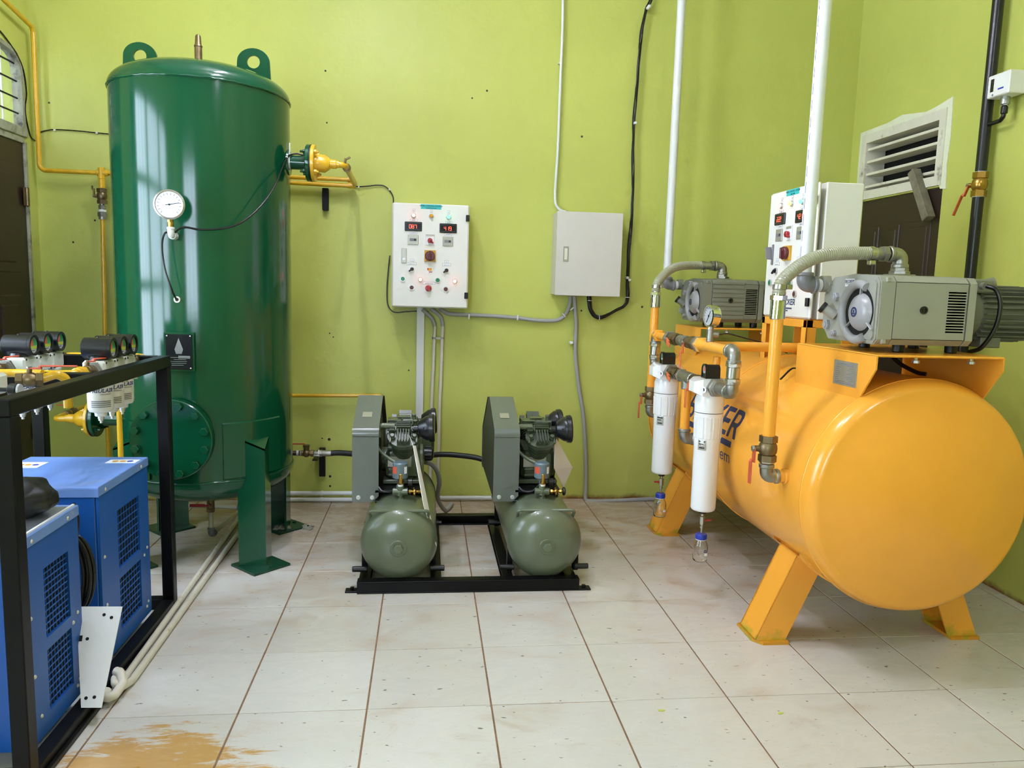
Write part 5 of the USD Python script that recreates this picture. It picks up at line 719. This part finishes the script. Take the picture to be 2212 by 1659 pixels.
# ---------------------------------------------------------------- vacuum pumps
def pump(delta, label, ribbed, mat_):
    dl = np.asarray(delta, float); t = thing('vacuum_pump', label, 'pump', V(2.3, .35, 1.16)+dl, group='vacuum pumps'); S = lambda *a: V(*a)+dl
    y0, y1, z0, z1 = .16, .53, 1.19, 1.437
    prof = Polygon([(y0+.02, z0), (y1-.05, z0), (y1, z0+.05), (y1, z1-.075), (y1-.06, z1-.012), (y0+.17, z1), (y0+.02, z1-.008), (y0, z1-.028), (y0, z0+.02)])
    inn = prof.buffer(-.004, join_style=2); ex = lambda pl, xa, xb: prism(pl, S(xa, 0, 0), Y_, Z_, xb-xa)
    hsg = part(t, 'end_housing', cat(ex(inn, 2.122, 2.175), ex(prof, 2.126, 2.178), *[ex(inn.buffer(-.012), 2.117, 2.123)]), mat_)
    cx_, ca, cb = 2.18, 2.18, 2.449
    part(t, 'seam_core', ex(inn.buffer(-.003), 2.175, 2.455), 'dark_void')
    sheet = prof.difference(sbox(0, 0, y0+.012, 3)); cov = [ex(prof.difference(sbox(y0-1, z0+.022, y0+.008, z1-.03)), 2.181, 2.449)]
    slots = [sbox(2.377, 1.237+.0098*k, 2.446, 1.237+.0098*k+.0054) for k in range(15)]; pan = sbox(2.181, z0+.02, 2.449, z1-.028)
    cov.append(prism(pan.difference(unary_union(slots)), S(0, y0+.004, 0), X_, Z_, .004)); cv = part(t, 'cover', cat(*cov), mat_)
    part(cv, 'vent_backing', prism(sbox(2.37, 1.23, 2.447, 1.39), S(0, y0+.008, 0), X_, Z_, .001), 'dark_void')
    if ribbed: part(cv, 'rib', cat(*[obox(S((2.181+2.37)/2, y0-.001, 1.216+.0245*k), (2.37-2.181, .006, .017), .003) for k in range(9)]), mat_)
    part(cv, 'cover_screw', cat(ring(S(2.288, y0, 1.314), -Y_, .008, .0135, .006, 24), cyl(S(2.288, y0, 1.314), S(2.288, y0-.004, 1.314), .006, 14)), 'black_plastic')
    part(t, 'rear_housing', ex(prof, 2.455, 2.482), mat_)
    rc = S(2.117, .272, 1.30); a = np.linspace(radians(62), radians(298), 26); R = .094
    fan = part(t, 'fan_guard', tube(np.stack([rc[0]-.003+0*a, rc[1]+R*1.02*np.cos(a+pi)*-1*-1, rc[2]+R*np.sin(a)], 1), .0165, 12), 'pump_ring', 'light grey curved fan guard') if 0 else part(t, 'fan_guard', tube(np.stack([rc[0]-.004+0*a, rc[1]-R*1.05*np.cos(a), rc[2]+R*1.06*np.sin(a)], 1), .0165, 14), 'pump_ring', 'light grey curved fan guard')
    part(t, 'fan_opening', cyl(rc, rc-X_*.0015, .092, 40), 'dark_void'); dm = part(fan, 'hub_dome', lathe([(0, .03), (.025, .0285), (.045, .024), (.06, .014), (.068, 0)][::-1], rc+V(0, -.018, .0), -X_, 36), 'pump_ring')
    part(dm, 'emblem', cat(ring(rc+V(-.0285, -.018, 0), -X_, .0115, .018, .002, 28), cyl(rc+V(-.029, -.018, .003), rc+V(-.031, -.018, .003), .0045, 10), cyl(rc+V(-.029, -.014, -.005), rc+V(-.031, -.014, -.005), .003, 10), cyl(rc+V(-.029, -.022, -.005), rc+V(-.031, -.022, -.005), .003, 10)), 'print_blue'); part(dm, 'emblem_ground', lathe([(.0, .0292), (.0118, .0292), (.0118, .028)][::-1], rc+V(0, -.018, 0), -X_, 24), 'label_white')
    for an in (90, 215, 325): part(fan, 'spoke', obox(rc+V(-.006, -.016+.078*cos(radians(an))*-1, .078*sin(radians(an))), (.012, .006, .05), .002, X_, unit(V(0, sin(radians(an)), cos(radians(an))))), 'pump_ring')
    p = S(2.1165, .345, 1.405); lb = part(t, 'maker_label', obox(p, (.001, .06, .028), 0), 'label_white', 'small white maker label', smooth=False); part(lb, 'lettering', cat(text('BECKER', .011, p+V(-.0006, 0, -.001), -Y_, Z_, True, .0004), obox(p-X_*.0007-Z_*.005, (.0004, .05, .0014))), 'print_blue', smooth=False)
    # sight glass, plugs and the exhaust flange on the end
    sg = S(2.118, .43, 1.28); d = unit(V(-.75, .35, .55)); s = part(t, 'sight_glass', cyl(sg, sg+d*.05, .019, 20), mat_); part(s, 'rim', cat(ring(sg+d*.048, d, .014, .0215, .014, 24)), 'black_rubber'); part(s, 'glass', cyl(sg+d*.05, sg+d*.056, .014, 20), 'dial_white')
    for q, r_ in (((2.118, .478, 1.245), .02), ((2.118, .42, 1.215), .013), ((2.118, .425, 1.352), .017)): q = S(*q); part(t, 'plug', cat(hexn(q, -X_, r_, .014), cyl(q, q-X_*.016, r_*.6, 16), ring(q-X_*.014, -X_, r_*.45, r_*.62, .003, 16)), 'pump_ring')
    q = S(2.118, .50, 1.40); part(t, 'exhaust_flange', cat(hexn(q, -X_, .036, .014), cyl(q, q-X_*.03, .031, 24)), mat_)
    for z in (z1-.022, z0+.012): part(t, 'corner_clip', obox(S(2.15, y0+.002, z), (.016, .012, .016), .002), mat_)
    # top inlet
    q = S(2.31, .35, z1-.006); part(t, 'inlet_flange', cat(box(q+V(-.045, -.035, 0), q+V(.045, .035, .01), .003), hexn(q+Z_*.01, Z_, .036, .012), cyl(q+Z_*.02, q+Z_*.045, .026, 20)), 'galvanised')
    # motor
    m0 = S(2.482, .33, 1.305); fins = [obox(m0+V(.20, .094*cos(k), .094*sin(k)), (.20, .022, .004), .001, X_, (0, cos(k), sin(k))) for k in np.linspace(0, 2*pi, 29)[:-1]]
    mt = part(t, 'motor', cat(lathe([(0, 0), (.085, 0), (.105, .012), (.105, .05), (.095, .09), (.088, .095), (.088, .30), (0, .30)], m0, X_, 40), box(m0+V(.12, -.06, -.125), m0+V(.2, .06, -.085), .003)), 'motor_grey'); part(mt, 'fins', cat(*fins), 'motor_grey', kind='stuff', smooth=False); part(mt, 'fan_cowl', cyl(m0+X_*.30, m0+X_*.37, .1, 36, ch=.01), 'motor_grey')
    jb_ = part(t, 'terminal_box', cat(box(m0+V(.02, -.075, .075), m0+V(.14, .05, .125), .006), cyl(m0+V(.04, -.07, .10), m0+V(.04, -.09, .10), .012, 16), cyl(m0+V(.09, -.07, .10), m0+V(.09, -.095, .10), .013, 16), lathe([(0, 0), (.018, 0), (.022, .01), (.022, .03), (0, .034)], m0+V(.13, -.04, .105), unit(V(1, -.3, .3)), 20)), 'pump_old')
    for x in (2.27, 2.475):
        for y in (.255, .47): part(t, 'rubber_foot', cyl(S(x, y, 1.1605), S(x, y, 1.192), .021, 20, ch=.002), 'black_rubber')
    return t, m0
pf_, mf = pump((0, 0, 0), 'near smooth grey vacuum pump on the front bracket of the orange tank', False, 'pump_grey')
pr_, mr = pump((-.005, 1.69, 0), 'far ribbed grey vacuum pump on the rear bracket of the orange tank', True, 'pump_old')
m = mf; solo('motor_cable', 'black cable looping down from the near pump motor', 'cable', tube(spline([m+V(.09, -.10, .10), m+V(.105, -.13, .085), m+V(.118, -.14, .03), m+V(.115, -.13, -.05), m+V(.095, -.10, -.12), m+V(.085, -.05, -.142)]), .008, 10), 'wire_black')
solo('motor_cable', 'short black cable under the front pump bracket', 'cable', tube(spline([V(2.33, .40, 1.150), V(2.36, .38, 1.11), V(2.40, .33, 1.08), V(2.42, .30, 1.076)]), .008, 10), 'wire_black')
cabinet('control_cabinet', 'white control cabinet with lit lamps standing on the orange tank between the pumps', V(2.20, 1.24, 1.252), -Y_, -X_, .45, .578, .205, '222', '421', True, True, ('PANEL CONTROL SYSTEM', 'VACUUM'), True)

# ---------------------------------------------------------------- risers, hoses and the bypass manifold
PR = .0225
def band(p, d, r, h, m='steel'): return cyl(np.asarray(p)-unit(d)*h/2, np.asarray(p)+unit(d)*h/2, r, 24, ch=.002)
def riser(x, y, zn, zhose, hose, e, lab, dl):
    t = thing('suction_riser', lab, 'pipe', (x, y, zn-.03)); q = V(x, y, zn)
    part(t, 'elbow', cat(elbow(q, X_, Z_, .024, .034, 20)), 'galvanised'); part(t, 'nipple', hexn(q+Z_*.052, Z_, .029, .016), 'steel')
    ball_valve(t, q+Z_*.105, Z_, .026, -X_, -Z_, .095, 'brass_dull', levlen=.085)
    part(t, 'pipe', cyl(q+Z_*.145, V(x, y, zhose-.10), PR, 24), 'orange_enamel', 'orange painted pipe')
    part(t, 'coupling', cat(cyl(V(x, y, zhose-.105), V(x, y, zhose-.035), .027, 28, ch=.003), hexn(V(x, y, zhose-.036), Z_, .030, .018), cyl(V(x, y, zhose-.02), V(x, y, zhose+.02), .02, 20)), 'chrome', 'chromed hose coupling')
    h = spline([V(x, y, zhose-.015), V(x+.004, y, zhose+.02)] + hose + [e-X_*.155, e-X_*.10]); hl = part(t, 'hose', tube(h, .0225, 18), 'hose_clear', 'clear ribbed suction hose')
    s = np.cumsum(np.r_[0, np.linalg.norm(np.diff(h, axis=0), axis=1)]); n = int(s[-1]/.0085); rings = []
    for k in range(1, n):
        i = np.searchsorted(s, k*s[-1]/n)-1; f = (k*s[-1]/n-s[i])/(s[i+1]-s[i]); p = h[i]*(1-f)+h[i+1]*f; rings.append(lathe([(.0222, -.0022), (.0243, 0), (.0222, .0022)], p, h[i+1]-h[i], 18))
    part(hl, 'hose_rib', cat(*rings), 'hose_clear', kind='stuff', smooth=60)
    for p, d in ((V(x+.002, y, zhose+.012), Z_), (e-X_*.118, X_)): part(t, 'hose_clamp', cat(ring(p-unit(d)*.008, d, .0235, .0262, .016, 24), box(p+V(.018, -.022, -.009), p+V(.038, -.002, .009), .002) if d is Z_ else box(p+V(-.012, -.02, -.042), p+V(.012, .004, -.024), .003)), 'steel')
    part(t, 'inlet_elbow', cat(elbow(e, -X_, -Z_, .0255, .036, 20), hexn(e-X_*.075, X_, .031, .02), cyl(e-X_*.105, e-X_*.06, .022, 20), hexn(e-Z_*.062, Z_, .031, .014)), 'galvanised')
    return t
e1 = V(2.31, .35, 1.513); riser(1.83, .31, .685, 1.37, [V(1.862, .315, 1.425), V(1.925, .32, 1.472), V(2.01, .33, 1.502)], e1, 'near orange riser pipe with clear hose to the near vacuum pump', 0)
e2 = V(2.30, 2.04, 1.513); riser(1.83, 1.80, .67, 1.37, [V(1.862, 1.83, 1.425), V(1.93, 1.89, 1.475), V(2.01, 1.95, 1.502)], e2, 'far orange riser pipe with clear hose to the far vacuum pump', 0)
MX = 1.80; YF, YN, ZU, ZL = 1.66, .60, 1.122, .955; FN, FF, MY = .835, 1.435, 1.13
mr_ = thing('filter_manifold', 'orange and steel valve manifold joining the two white vacuum filters', 'pipework', (MX, MY, .66))
part(mr_, 'upper_pipe', cat(cyl((MX, YF-.02, ZU), (MX, 1.42, ZU), PR*.9, 20), hexn((MX, YF-.035, ZU), -Y_, .034, .03)), 'orange_enamel', 'orange painted pipe'); part(mr_, 'upper_pipe', cat(cyl((MX, .97, ZU), (MX, YN+.03, ZU), PR, 20), hexn((MX, .985, ZU), -Y_, .036, .032), lathe([(.03, 0), (PR, .05)], (MX, .955, ZU), -Y_, 20)), 'orange_enamel', 'orange painted pipe')
for y, lv in ((1.33, 0), (1.08, 1)): ball_valve(mr_, V(MX, y, ZU), Y_, .024, -X_, unit(V(0, -1, -.3)) if not lv else -Z_, .11, 'brass_dull', 'lever_orange', levlen=.05 if not lv else .075)
part(mr_, 'union', hexn((MX, 1.425, ZU), -Y_, .038, .022), 'galvanised'); part(mr_, 'union', cat(cyl((MX, 1.26, ZU), (MX, 1.15, ZU), .026, 20), hexn((MX, 1.215, ZU), -Y_, .03, .02)), 'galvanised'); part(mr_, 'union', cat(hexn((MX, 1.01, ZU), -Y_, .038, .022), cyl((MX, 1.03, ZU), (MX, 1.0, ZU), .028, 20)), 'galvanised')
for y, s in ((YF, -1), (YN, 1)):
    part(mr_, 'elbow', elbow((MX, y, ZU), V(0, s, 0), -Z_, .0255, .035, 20), 'galvanised'); part(mr_, 'elbow', elbow((MX, y, ZL), V(0, s, 0), Z_, .0255, .035, 20), 'galvanised')
    c = (ZU+ZL)/2; part(mr_, 'leg_union', cat(cyl((MX, y, ZL+.04), (MX, y, ZU-.04), .0235, 20), cyl((MX, y, c-.022), (MX, y, c+.022), .0275, 24, ch=.002), hexn((MX, y, c+.024), Z_, .031, .014), hexn((MX, y, c-.038), Z_, .031, .014)), 'steel'); yh = FF+.06 if s < 0 else FN-.06; part(mr_, 'port_nut', cat(hexn((MX, yh, ZL), V(0, -s, 0), .042, .03), hexn((MX, yh-s*.03, ZL), V(0, -s, 0), .036, .02), cyl((MX, yh, ZL), (MX, y, ZL), .024, 20)), 'galvanised')
for y in (1.30, .985): ball_valve(mr_, V(MX, y, ZL), Y_, .023, -X_, unit(V(0, -1, -.3)) if y > 1 else -Z_, .10, 'brass_dull', 'lever_orange', levlen=.045 if y > 1 else .08)
part(mr_, 'tee', cat(cyl((MX, 1.21, ZL), (MX, 1.05, ZL), .028, 20, ch=.003), cyl((MX, MY, ZL-.055), (MX, MY, ZL), .0275, 20, ch=.002), hexn((MX, 1.22, ZL), -Y_, .034, .02)), 'galvanised'); part(mr_, 'union', hexn((MX, 1.375, ZL), -Y_, .04, .02), 'galvanised'); part(mr_, 'drop_pipe', cyl((MX, MY, .70), (MX, MY, ZL-.05), PR, 24), 'orange_enamel', 'orange painted pipe'); part(mr_, 'drop_elbow', elbow((MX, MY, .66), Z_, X_, .0255, .036, 20), 'galvanised')
part(mr_, 'cross_pipe', cat(cyl((MX+.02, .90, ZU), (2.34, .90, ZU), PR*.95, 20)), 'orange_enamel', 'orange painted pipe'); part(mr_, 'back_drop', cat(cyl((MX+.04, .93, ZU-.03), (MX+.10, 1.0, .70), .0001, 4)) if 0 else cyl((1.86, .93, ZU-.05), (1.86, .93, .86), .0165, 16), 'orange_enamel', 'orange painted pipe')
gt = V(MX, .87, ZU); part(mr_, 'gauge_tee', cat(cyl(gt+Z_*.02, gt+Z_*.075, .017, 18, ch=.002), cyl(gt+V(0, -.0, .052), gt+V(.035, -.005, .052), .0155, 16, ch=.003), hexn(gt+Z_*.074, Z_, .013, .014)), 'galvanised')
gc = gt + V(-.006, 0, .132); gd = unit(V(-.98, -.12, .02)); gg = part(mr_, 'vacuum_gauge', cat(lathe([(0, -.03), (.043, -.03), (.0455, -.026), (.0455, 0), (.048, .002), (.048, .009), (.042, .011), (.041, .005), (0, .005)], gc, gd, 40), cyl(gc-Z_*.062, gc-Z_*.04, .009, 14)), 'chrome', 'chromed dial gauge')
part(gg, 'dial', lathe([(0, .0062), (.0405, .0062), (.0405, .005)][::-1], gc, gd, 36), 'dial_white'); gu = unit(np.cross(Z_, gd)); nd_ = unit(gu*.5+Z_*.85); part(gg, 'needle', cat(obox(gc+gd*.0072-nd_*.004, (.0012, .003, .058), 0, gd, np.cross(nd_, gd)), cyl(gc+gd*.006, gc+gd*.009, .005, 12)), 'print_black'); part(gg, 'scale', cat(*[obox(gc+gd*.0066+.034*(gu*cos(a)+Z_*sin(a)), (.0006, .007, .0015), 0, gd, gu*cos(a)+Z_*sin(a)) for a in np.radians(np.arange(-45, 226, 22.5))]), 'print_black', kind='stuff')
solo('sensor_cable', 'thin black cable from the gauge tee to the cabinet stand', 'cable', cat(tube(spline([gt+V(.035, -.005, .052), gt+V(.09, .02, .056), gt+V(.19, .06, .035), gt+V(.30, .10, .01), V(2.22, 1.0, 1.09)]), .0035, 8), tube(spline([V(2.18, .78, 1.03), V(2.12, .74, 1.045), V(2.06, .72, 1.0)]), .004, 8)), 'wire_black')

def vac_filter(y, dz, label):
    t = thing('vacuum_filter', label, 'filter', (MX, y, .40+dz), group='white vacuum filters'); o = V(MX, y, 0); zb = .40+dz
    b = part(t, 'bowl', lathe([(0, zb), (.045, zb), (.051, zb+.004), (.054, zb+.012), (.0555, zb+.28), (.060, zb+.36), (.0615, .835), (.0615, .838), (0, .838)], o, Z_, 48), 'white_enamel', smooth=40)
    part(b, 'flute', cat(*[obox(o+V(.0582*cos(k), .0582*sin(k), .775), (.005, .024, .095), .002, V(cos(k), sin(k), -.03), V(-sin(k), cos(k), 0)) for k in np.arange(12)*pi/6+.2]), 'white_enamel')
    h = part(t, 'filter_head', cat(lathe([(.062, .841), (.062, .895), (.055, .915), (0, .915)][::-1], o, Z_, 48), lathe([(0, .841), (.062, .841)], o, Z_, 48), hull([o+V(a, c, z) for a, c in ((-.085, -.03), (-.085, .03), (.075, .03), (.075, -.03)) for z in (.93, .975)] + [o+V(a, c, z) for a, c in ((-.055, -.062), (-.055, .062), (.05, .062), (.05, -.062)) for z in (.915, .988)])), 'white_enamel')
    k = o + V(-.052, -.058, .945); d = unit(V(-.72, -.66, -.1)); part(h, 'sensor_port', cat(ring(k-d*.006, d, .0085, .016, .012, 24)), 'white_enamel'); part(h, 'port_bore', cyl(k, k+d*.0035, .0088, 16), 'dark_void')
    arch_ = [(-.026, 0), (.026, 0), (.0245, .034)] + [(.0245*cos(a), .038+.021*sin(a)) for a in np.linspace(.15, pi-.15, 9)] + [(-.0245, .034)]
    g = part(t, 'indicator', cat(prism(arch_, o+V(-.030, 0, .988), Y_, Z_, .062), prism(Polygon(arch_).buffer(.003).difference(Polygon(arch_).buffer(-.004)), o+V(-.034, 0, .988), Y_, Z_, .010)), 'black_plastic', 'black differential pressure indicator')
    part(g, 'dial', cyl(o+V(-.031, 0, 1.025), o+V(-.0302, 0, 1.025), .0175, 24), 'dial_white'); part(g, 'pointer', prism([(-.013, -.006), (.013, -.006), (.004, .012), (-.004, .012)], o+V(-.0316, 0, 1.025), Y_, Z_, .0004), 'dial_green' if y > 1 else 'dial_red')
    an = radians(228); u = V(-sin(an), cos(an), 0); n = V(cos(an), sin(an), 0); lb = part(b, 'label', obox(o+n*.0558+Z_*.70, (.0012, .036, .045), 0, n, u), 'label_grey', smooth=False); part(lb, 'print', cat(obox(o+n*.0566+Z_*.716, (.0006, .028, .006), 0, n, u), obox(o+n*.0566+Z_*.704-u*.004, (.0006, .02, .004), 0, n, u), obox(o+n*.0566+Z_*.688, (.0006, .024, .006), 0, n, u)), 'print_black', smooth=False)
    part(t, 'drain_cap', cyl(o+Z_*(zb-.016), o+Z_*zb, .0165, 20, ch=.002), 'black_plastic'); dv_ = part(t, 'drain_valve', cat(cyl(o+Z_*(zb-.028), o+Z_*(zb-.014), .008, 14), hexn(o+Z_*(zb-.066), Z_, .0125, .036, .02), cyl(o+Z_*(zb-.084), o+Z_*(zb-.064), .007, 12), hexn(o+Z_*(zb-.082), Z_, .010, .008), cyl(o+Z_*(zb-.105), o+Z_*(zb-.08), .0045, 10)), 'steel'); sx = 1 if y < 1 else -1
    part(dv_, 'lever', cat(cyl(o+Z_*(zb-.05), o+V(sx*.018, 0, zb-.05), .005, 10), obox(o+V(sx*.026, -.004, zb-.047), (.03, .012, .007), .003)), 'red_plastic', 'small red lever'); return o+Z_*(zb-.105)
b1 = vac_filter(FN, 0, 'near tall white vacuum filter hanging left of the orange tank'); b2 = vac_filter(FF, .018, 'far tall white vacuum filter hanging left of the orange tank')
def bottle(p, label, logo):
    o = V(p[0], p[1], 0); z = p[2]; t = thing('glass_bottle', label, 'bottle', (p[0], p[1], z-.135), group='blue-capped collecting bottles')
    g = part(t, 'glass', lathe([(0, z-.128), (.024, z-.129), (.03, z-.126), (.0325, z-.118), (.0325, z-.062), (.030, z-.05), (.0225, z-.036), (.021, z-.02), (.021, z-.012), (.0192, z-.012), (.0192, z-.022), (.0205, z-.037), (.0282, z-.052), (.0305, z-.064), (.0305, z-.116), (.028, z-.1235), (.022, z-.1255), (0, z-.125)], o, Z_, 40), 'bottle_glass', smooth=60)
    part(t, 'cap', cat(lathe([(0, z-.004), (.0225, z-.004), (.0245, z-.007), (.0245, z-.026), (.0232, z-.028), (0, z-.028)][::-1], o, Z_, 40), *[obox(o+V(.0246*cos(a), .0246*sin(a), z-.0165), (.0012, .0016, .017), 0, V(cos(a), sin(a), 0), V(-sin(a), cos(a), 0)) for a in np.linspace(0, 2*pi, 29)[:-1]]), 'cap_blue', 'blue screw cap'); part(t, 'pouring_ring', ring(o+Z_*(z-.031), Z_, .0195, .0235, .003, 30), 'pvc_white')
    n = unit(V(.1, -1, 0)); u = unit(np.cross(Z_, n)); q = o + n*.0328 + Z_*(z-.085)
    if logo: part(g, 'emblem', cat(ring(q+u*.008+Z_*.008, n, .005, .0075, .0004, 20), cyl(q+u*.008+Z_*.008, q+u*.008+Z_*.008+n*.0004, .0022, 8)), 'print_blue')
    part(g, 'writing_patch', obox(q+u*.011-Z_*.006, (.0004, .013, .012), 0, n, u), 'label_white'); part(g, 'graduation', cat(*[obox(q-u*.006-Z_*(.02-.009*k), (.0004, .012, .0008), 0, n, u) for k in range(5)]), 'label_white', kind='stuff')
bottle(b1+Z_*.0, 'nearer blue-capped glass bottle with a dark ring emblem, under the near white filter', True); bottle(b2, 'farther blue-capped glass bottle with a white patch, under the far white filter', False)
# exhaust pipes
def exhaust(x, y, r, label):
    t = thing('exhaust_pipe', label, 'pipe', (x, y, 1.39)); part(t, 'pipe', cyl((x, y, 1.43), (x, y, ZC), r, 28), 'pvc_white'); part(t, 'elbow', cat(elbow((x, y, 1.395), Z_, X_, r*1.2, .034, 20), cyl((x+.065, y, 1.395), (2.118-.026, y, 1.395), r*1.08, 24)), 'pvc_grey', 'dark grey plastic elbow'); part(t, 'sleeve', cyl((x+.043, y, 1.395), (x+.066, y, 1.395), r*1.03, 24), 'pvc_white')
    return t
t = exhaust(2.02, .50, .0245, 'near white plastic exhaust pipe rising in front of the cabinet'); part(t, 'printed_line', cat(*[cyl((2.02-.0243, .496, 1.5+.06*k), (2.02-.0243, .496, 1.5+.06*k+.04), .0009, 5) for k in range(33)]), 'cap_blue', kind='stuff')
exhaust(2.015, 2.19, .0245, 'far white plastic exhaust pipe rising by the back wall')
# right wall: black pipe with valve, pressure switch
bx = XR-.055; pa, pb = at(2150, 0, X=bx), at(2106, 560, X=bx); ya = (pa[1]+pb[1])/2
t = thing('black_pipe', 'glossy black pipe with a brass ball valve on the right wall', 'pipe', (bx, ya, .95)); zv = at(2119, 398, X=bx)[2]
part(t, 'pipe', cat(cyl((bx, ya, .95), (bx, ya, zv-.05), .0255, 24), cyl((bx, ya, zv+.05), (bx, ya, ZC), .0255, 24)), 'black_plastic'); ball_valve(t, V(bx, ya, zv), Z_, .0265, unit(V(-.35, .9, 0)), unit(V(-.2, .25, -1)), .115, 'brass', 'lever_orange', levlen=.10); part(t, 'seal_tape', cat(cyl((bx, ya, zv+.05), (bx, ya, zv+.06), .027, 20), cyl((bx, ya, zv-.06), (bx, ya, zv-.05), .027, 20)), 'pvc_white')
for z in (2.9, 1.2): part(t, 'wall_clip', box((bx-.03, ya-.006, z), (XR, ya+.006, z+.02), .001), 'galvanised')
zt = at(2140, 268, X=bx)[2]; ys = at(2172, 262, X=bx)[1]
part(t, 'branch', tube(fillet([(bx, ya, zt), (bx-.01, ys+.02, zt+.0), (bx-.012, ys, zt+.015), (bx-.012, ys, zt+.07)], .015), .0095, 12), 'black_plastic'); part(t, 'branch_elbow', cyl((bx-.012, ys, zt+.025), (bx-.012, ys, zt+.06), .0145, 14, ch=.003), 'black_plastic')
t = thing('pressure_switch', 'small white pressure switch box high on the right wall beside the black pipe', 'switch', (bx, ys, zt+.07)); part(t, 'fitting', cat(cyl((bx-.012, ys, zt+.065), (bx-.012, ys, zt+.105), .02, 20, ch=.003), hexn((bx-.012, ys, zt+.062), Z_, .016, .02)), 'tin')
c = V(bx-.02, ys-.01, zt+.15); q = part(t, 'case', obox(c, (.085, .135, .10), .004), 'white_plastic'); part(q, 'scale_window', box((c[0]-.0432, c[1]+.028, c[2]-.025), (c[0]-.0424, c[1]+.048, c[2]+.032)), 'black_plastic'); part(q, 'print', cat(box((c[0]-.0432, c[1]-.035, c[2]-.024), (c[0]-.0424, c[1]+.0, c[2]-.017))), 'cap_blue'); part(q, 'screw', cyl((c[0]-.0434, c[1]+.03, c[2]-.04), (c[0]-.0424, c[1]+.03, c[2]-.04), .005, 10), 'print_grey'); part(t, 'wall_bracket', box((c[0]+.03, c[1]-.02, c[2]-.02), (XR, c[1]+.02, c[2]+.02)), 'galvanised')
